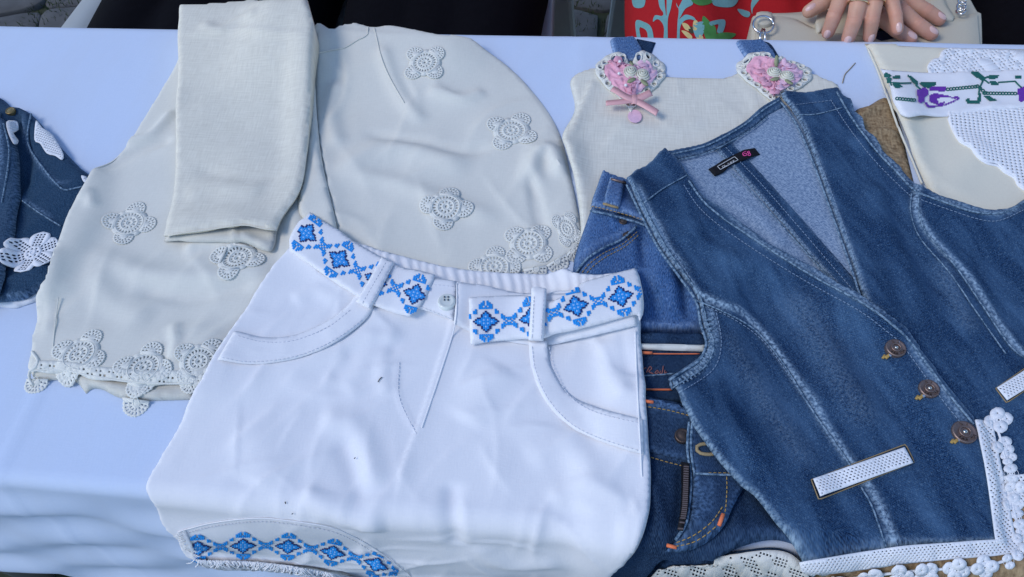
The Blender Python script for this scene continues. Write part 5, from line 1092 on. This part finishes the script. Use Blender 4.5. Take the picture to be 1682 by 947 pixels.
# backs of the hands, wrists and forearms
for k in (1398, 1420, 1444, 1464): hands.append((B(k, -44, .038), B(1432+(k-1430)*.5, -125, .040), .0125, .016))
for p in ((1414, -8), (1440, -18), (1452, -34), (1448, -60)): hands.append((B(p[0], p[1], .014), B(1372+(p[0]-1430)*.3, -62+(p[1]+30)*.6, .016), .012, .016))
shL, shR = np.array([cx+.17, hy+.06, 1.02]), np.array([cx-.17, hy+.06, 1.02]); elL, elR = np.array([cx+.25, hy-.04, .78]), np.array([cx-.24, hy-.06, .78])
wL, wR = B(1434, -128, .040), B(1368, -64, .016)
v1, f1 = grow(hands, .0013, 5); v1 = np.array(v1); redm = np.zeros(len(v1))
for P in top_f+und_f:                        # skin creases over the finger joints, redder knuckles and tips
    for q in range(1, len(P)-1):
        c = np.array(P[q]); d = np.array(P[q+1])-np.array(P[q-1]); d /= np.linalg.norm(d); r_ = v1-c; s_ = r_@d; near = np.exp(-((r_**2).sum(1)-s_**2)/.012**2)*(np.abs(s_) < .012)
        v1[:, 2] += near*np.exp(-(s_/.0055)**2)*(.0007-.0009*(.5+.5*np.cos(s_*2*math.pi/.0040)))*(r_[:, 2] > .002); redm = np.maximum(redm, near*np.exp(-(s_/.008)**2)*.7)
    redm = np.maximum(redm, np.exp(-((v1-np.array(P[-1]))**2).sum(1)/.011**2))
arms = [(elL, wL, .040, .024), (elR, wR, .040, .024), (wL, B(1432, -95, .040), .022, .016), (wR, B(1384, -50, .016), .022, .016)]
v2, f2 = grow(body_caps(cx, hy, .115, ky, .56, .55)+arms, .009, 4)
v, f = joinm([(v2, f2), (v1, f1)]); bodyr = mesh('body', v, f, m_skin, pr, True, None, {'wear': np.concatenate([np.zeros(len(v2)), redm])})
t_ = m_skin.node_tree; b_ = t_.nodes['Principled BSDF']; old_ = b_.inputs['Base Color'].links[0].from_socket; a_ = nn(t_, 'ShaderNodeAttribute'); a_.attribute_name = 'wear'; x_ = nn(t_, 'ShaderNodeMix', data_type='RGBA'); mm_ = nn(t_, 'ShaderNodeMath', operation='MULTIPLY'); mm_.inputs[1].default_value = .6; t_.links.new(a_.outputs['Fac'], mm_.inputs[0]); t_.links.new(mm_.outputs[0], x_.inputs[0]); t_.links.new(old_, x_.inputs[6]); x_.inputs[7].default_value = (.58, .21, .15, 1); t_.links.new(x_.outputs[2], b_.inputs['Base Color'])
m_nailp = plain('fingernail', (.74, .47, .42), .25, spec=.6, var=.04, scale=300, bump=0, coat=.3)
def nail(P, r, mir=0):
    tip, prev = np.array(P[-1]), np.array(P[-2]); d = tip-prev; d /= np.linalg.norm(d); up = np.array([0, 0, 1.])+.45*(EYE-tip)/np.linalg.norm(EYE-tip); up -= d*up.dot(d); up /= np.linalg.norm(up); s = np.cross(d, up); c = tip+up*r*.93-d*r*.25; V = []; Fc = []
    n = 14
    for q, hgt in ((1.0, -.10), (.7, .14), (0.05, .20)):
        for k in range(n):
            a = 2*math.pi*k/n; x, y = math.cos(a), math.sin(a); y = math.copysign(abs(y)**.8, y); V.append(c+s*x*r*.66*q+d*y*r*.90*q+up*r*(hgt-.30*(x*q)**2-.06*(y*q)))
    Fc = [(j*n+k, j*n+(k+1) % n, (j+1)*n+(k+1) % n, (j+1)*n+k) for j in range(2) for k in range(n)]+[tuple(2*n+k for k in range(n))]
    mesh('fingernail', V, [q[::-1] for q in Fc], m_nailp, pr)
for P, r in zip(top_f+[th]+und_f[:3], (.0072, .0074, .0071, .0064, .0078, .0074, .0076, .0074)): nail(P, r)
m_gold2 = plain('gold_ring_metal', (.80, .62, .38), .25, 1.0, var=.05)
for P, q in ((top_f[1], .16), (top_f[2], .10)):
    a, b = np.array(P[1]), np.array(P[2]); d = (b-a)/np.linalg.norm(b-a); c = a+(b-a)*q; s = np.cross(d, [0, 0, 1.]); s /= np.linalg.norm(s); u_ = np.cross(s, d)
    v, f = tube([c+(s*math.cos(t)+u_*math.sin(t))*.0106 for t in np.linspace(0, 2*math.pi, 33)], .0009, 6); mesh('finger_ring', v, f, m_gold2, pr)
# her dress
ck = []
for s, wk in ((-1, .115), (1, .125)):
    ck += [((cx+s*.09, hy, .57), (cx+s*wk, ky, .575), .115, .082), ((cx+s*wk, ky, .56), (cx+s*(wk+.01), ky+.02, .25), .085, .09), ((cx+s*.175, hy+.06, 1.01), (cx+s*.225, hy+.01, .86), .064, .06)]
ck += [((cx-.07, ky+.02, .56), (cx+.07, ky+.02, .56), .075, .075), ((cx, hy-.1, .56), (cx, ky+.05, .56), .10, .08), ((cx, hy+.02, .58), (cx, hy+.05, .80), .165, .14), ((cx, hy+.05, .80), (cx, hy+.06, .99), .14, .135), ((cx-.14, hy+.06, 1.01), (cx+.14, hy+.06, 1.01), .066, .066)]
v, f = grow(ck, .010, 8); v = np.array(v)
nzv = .004*np.sin(v[:, 1]*40+v[:, 0]*55)*np.sin(v[:, 0]*31+1); v[:, 2] += nzv
dress = mesh('dress', v, f, m_red, pr)
bvh = BVHTree.FromPolygons([tuple(q) for q in v], f)
m_tq = plain('turquoise_print', (.16, .38, .40), .8, var=.15, scale=200); m_lf = plain('green_leaf_print', (.06, .24, .06), .8, var=.5, scale=60); m_yl = plain('cream_blossom_print', (.60, .50, .22), .8, var=.25, scale=150); m_dkp = plain('dark_print', (.05, .05, .03), .8)
CD = lambda x, y: (1020+x/4.735, y/4.735)
def decal(name, poly, mat):
    P = spl([CD(*p) for p in poly], 3.0); lo, hi = P.min(0), P.max(0); X, Y = np.meshgrid(np.arange(lo[0], hi[0], 5), np.arange(lo[1], hi[1], 5)); G = np.stack([X.ravel(), Y.ravel()], 1); G = G[inpoly(G, P)]
    V, T = cdt(P, (), G if len(G) else None); D = ray(V); out = []; ok = []
    for d in D:
        hit = bvh.ray_cast(Vector(EYE), Vector(d)); ok.append(hit[0] is not None and hit[0].y > YF); out.append(np.array(hit[0])+np.array(hit[1])*.0006 if hit[0] is not None else np.zeros(3))
    T = [t for t in T if all(ok[i] for i in t) and max(np.linalg.norm(out[t[0]]-out[t[k]]) for k in (1, 2)) < .05]
    if T: mesh(name, out, T, mat, dress)
for p in ([(95, -60), (185, -60), (180, 50), (100, 50)], [(115, 170), (180, 170), (240, 220), (258, 360), (215, 360), (205, 250), (165, 215), (145, 225), (168, 360), (140, 360)], [(290, -60), (330, -60), (345, 60), (355, 120), (362, -60), (405, -60), (390, 60), (365, 160), (362, 360), (330, 360), (335, 220), (310, 165), (280, 150), (250, 170), (265, 120), (320, 125), (330, 100), (300, 50)],
          [(430, 20), (445, 60), (490, -20), (520, -20), (560, 30), (500, 70), (465, 130), (455, 150), (500, 115), (560, 130), (585, 165), (540, 150), (490, 165), (460, 220), (455, 360), (435, 360), (440, 180), (450, 80)], [(730, -50), (910, -50), (870, 50), (720, 40)], [(690, 170), (805, 155), (790, 250), (745, 250), (755, 190), (700, 200)], [(905, 70), (1000, 95), (990, 135), (940, 120)], [(1010, 40), (1040, -40), (1100, -40), (1030, 60), (1020, 110)], [(560, 200), (640, 170), (640, 260), (590, 300)]): decal('printed_scroll', p, m_tq)
for p in ([(640, 125), (690, 170), (735, 220), (740, 350), (690, 350), (650, 280), (630, 190)], [(750, 260), (890, 262), (840, 310), (760, 350)], [(530, -20), (720, -20), (690, 30), (600, 40)]): decal('printed_leaf', p, m_lf)
for p in ([(475, 180), (520, 190), (545, 240), (500, 230)], [(565, 165), (595, 165), (590, 230), (560, 230)], [(470, 240), (520, 250), (555, 290), (530, 305)], [(590, 280), (630, 275), (640, 320), (600, 335)]): decal('printed_blossom', p, m_yl)
decal('printed_blossom_eye', [(525, 205), (560, 215), (560, 260), (532, 250)], m_dkp)
finish_person(pr, cx, hy)
# handbag on her lap
m_leather = plain('beige_leather', (.58, .53, .42), .55, spec=.4, var=.06, scale=500, bump=.25); m_silver = plain('polished_silver_metal', (.75, .75, .74), .15, 1.0, var=.03); m_navyl = plain('navy_lining', (.010, .012, .035), .9)
hb = thing('handbag', B(1425, 50, -.06), 'beige leather handbag with silver ring on the lap of the red dress', 'handbag')
def slab(name, px, z, th, mat, parent, bev=.004, crown=.0):
    P = [at(p[0], p[1], z) for p in spl(px, 9)]; P = np.array(P); m = len(P); c = P.mean(0)
    V = []
    for sc, dz in ((1.0, -th), (1.0, -bev), (.992, -bev*.3), (.975, 0.0), (.6, crown*.8), (.25, crown)): V += list(c+(P-c)*[sc, sc, 0]+np.array([0, 0, dz]))
    Fc = [(r*m+k, r*m+(k+1) % m, (r+1)*m+(k+1) % m, (r+1)*m+k) for r in range(5) for k in range(m)]+[tuple(5*m+k for k in range(m))]
    A = (P[:, 0]*np.roll(P[:, 1], -1)-np.roll(P[:, 0], -1)*P[:, 1]).sum()
    return mesh(name, V, Fc if A > 0 else [q[::-1] for q in Fc], mat, parent)
slab('bag_body', [(1232, 90, 1), (1236, 34), (1246, 22), (1330, 16), (1450, -20), (1560, -40), (1608, 18), (1614, 24), (1616, 94, 1)], ZB-.004, .07, m_leather, hb, crown=.003)
slab('front_flap', [(1240, 88, 1), (1244, 40), (1262, 26), (1300, 28), (1330, 42), (1360, 52), (1420, 58), (1448, 66), (1480, 88, 1)], ZB+.001, .006, m_leather, hb, .002, .001)
slab('side_flap', [(1462, 90, 1), (1490, 62), (1530, 44), (1560, 30), (1606, 20, 1), (1612, 92, 1)], ZB+.001, .006, m_leather, hb, .002, .001)
slab('open_pocket', [(1438, 66), (1444, 46), (1470, 48), (1488, 56), (1470, 62)], ZB-.001, .003, m_navyl, hb, .0008)
slab('handle_strap', [(1500, -20), (1540, -20), (1556, 8), (1568, 28), (1556, 32), (1520, 16)], ZB+.004, .006, m_leather, hb, .002, .001)
slab('handle_strap', [(1346, 18), (1358, 14), (1364, 26), (1352, 46), (1344, 52), (1340, 36)], ZB+.005, .007, m_leather, hb, .002, .001)
slab('ring_tab', [(1243, 20), (1268, 20), (1266, 38), (1246, 38)], ZB+.006, .008, m_leather, hb, .002, .001)
c = B(1254, 40, .010); v, f = tube([c+np.array([.0115*math.cos(t), .0115*math.sin(t), .003*math.sin(t)]) for t in np.linspace(0, 2*math.pi, 33)], .0013, 8); mesh('silver_ring', v, f, m_silver, hb)
for dx in (-4, 4): v, f = tube([B(1254+dx*.4, 47, .010), B(1253+dx, 56, .008), B(1252+dx, 70, .004)], .0014, 8); mesh('clasp', v, f, m_silver, hb)
for k in range(3):
    c = B(1580-k*1, 2+k*8, .008); v, f = tube([c+np.array([.004*math.cos(t), .006*math.sin(t), .002*math.sin(t+k)]) for t in np.linspace(0, 2*math.pi, 20)], .0011, 6); mesh('chain_link', v, f, m_silver, hb)
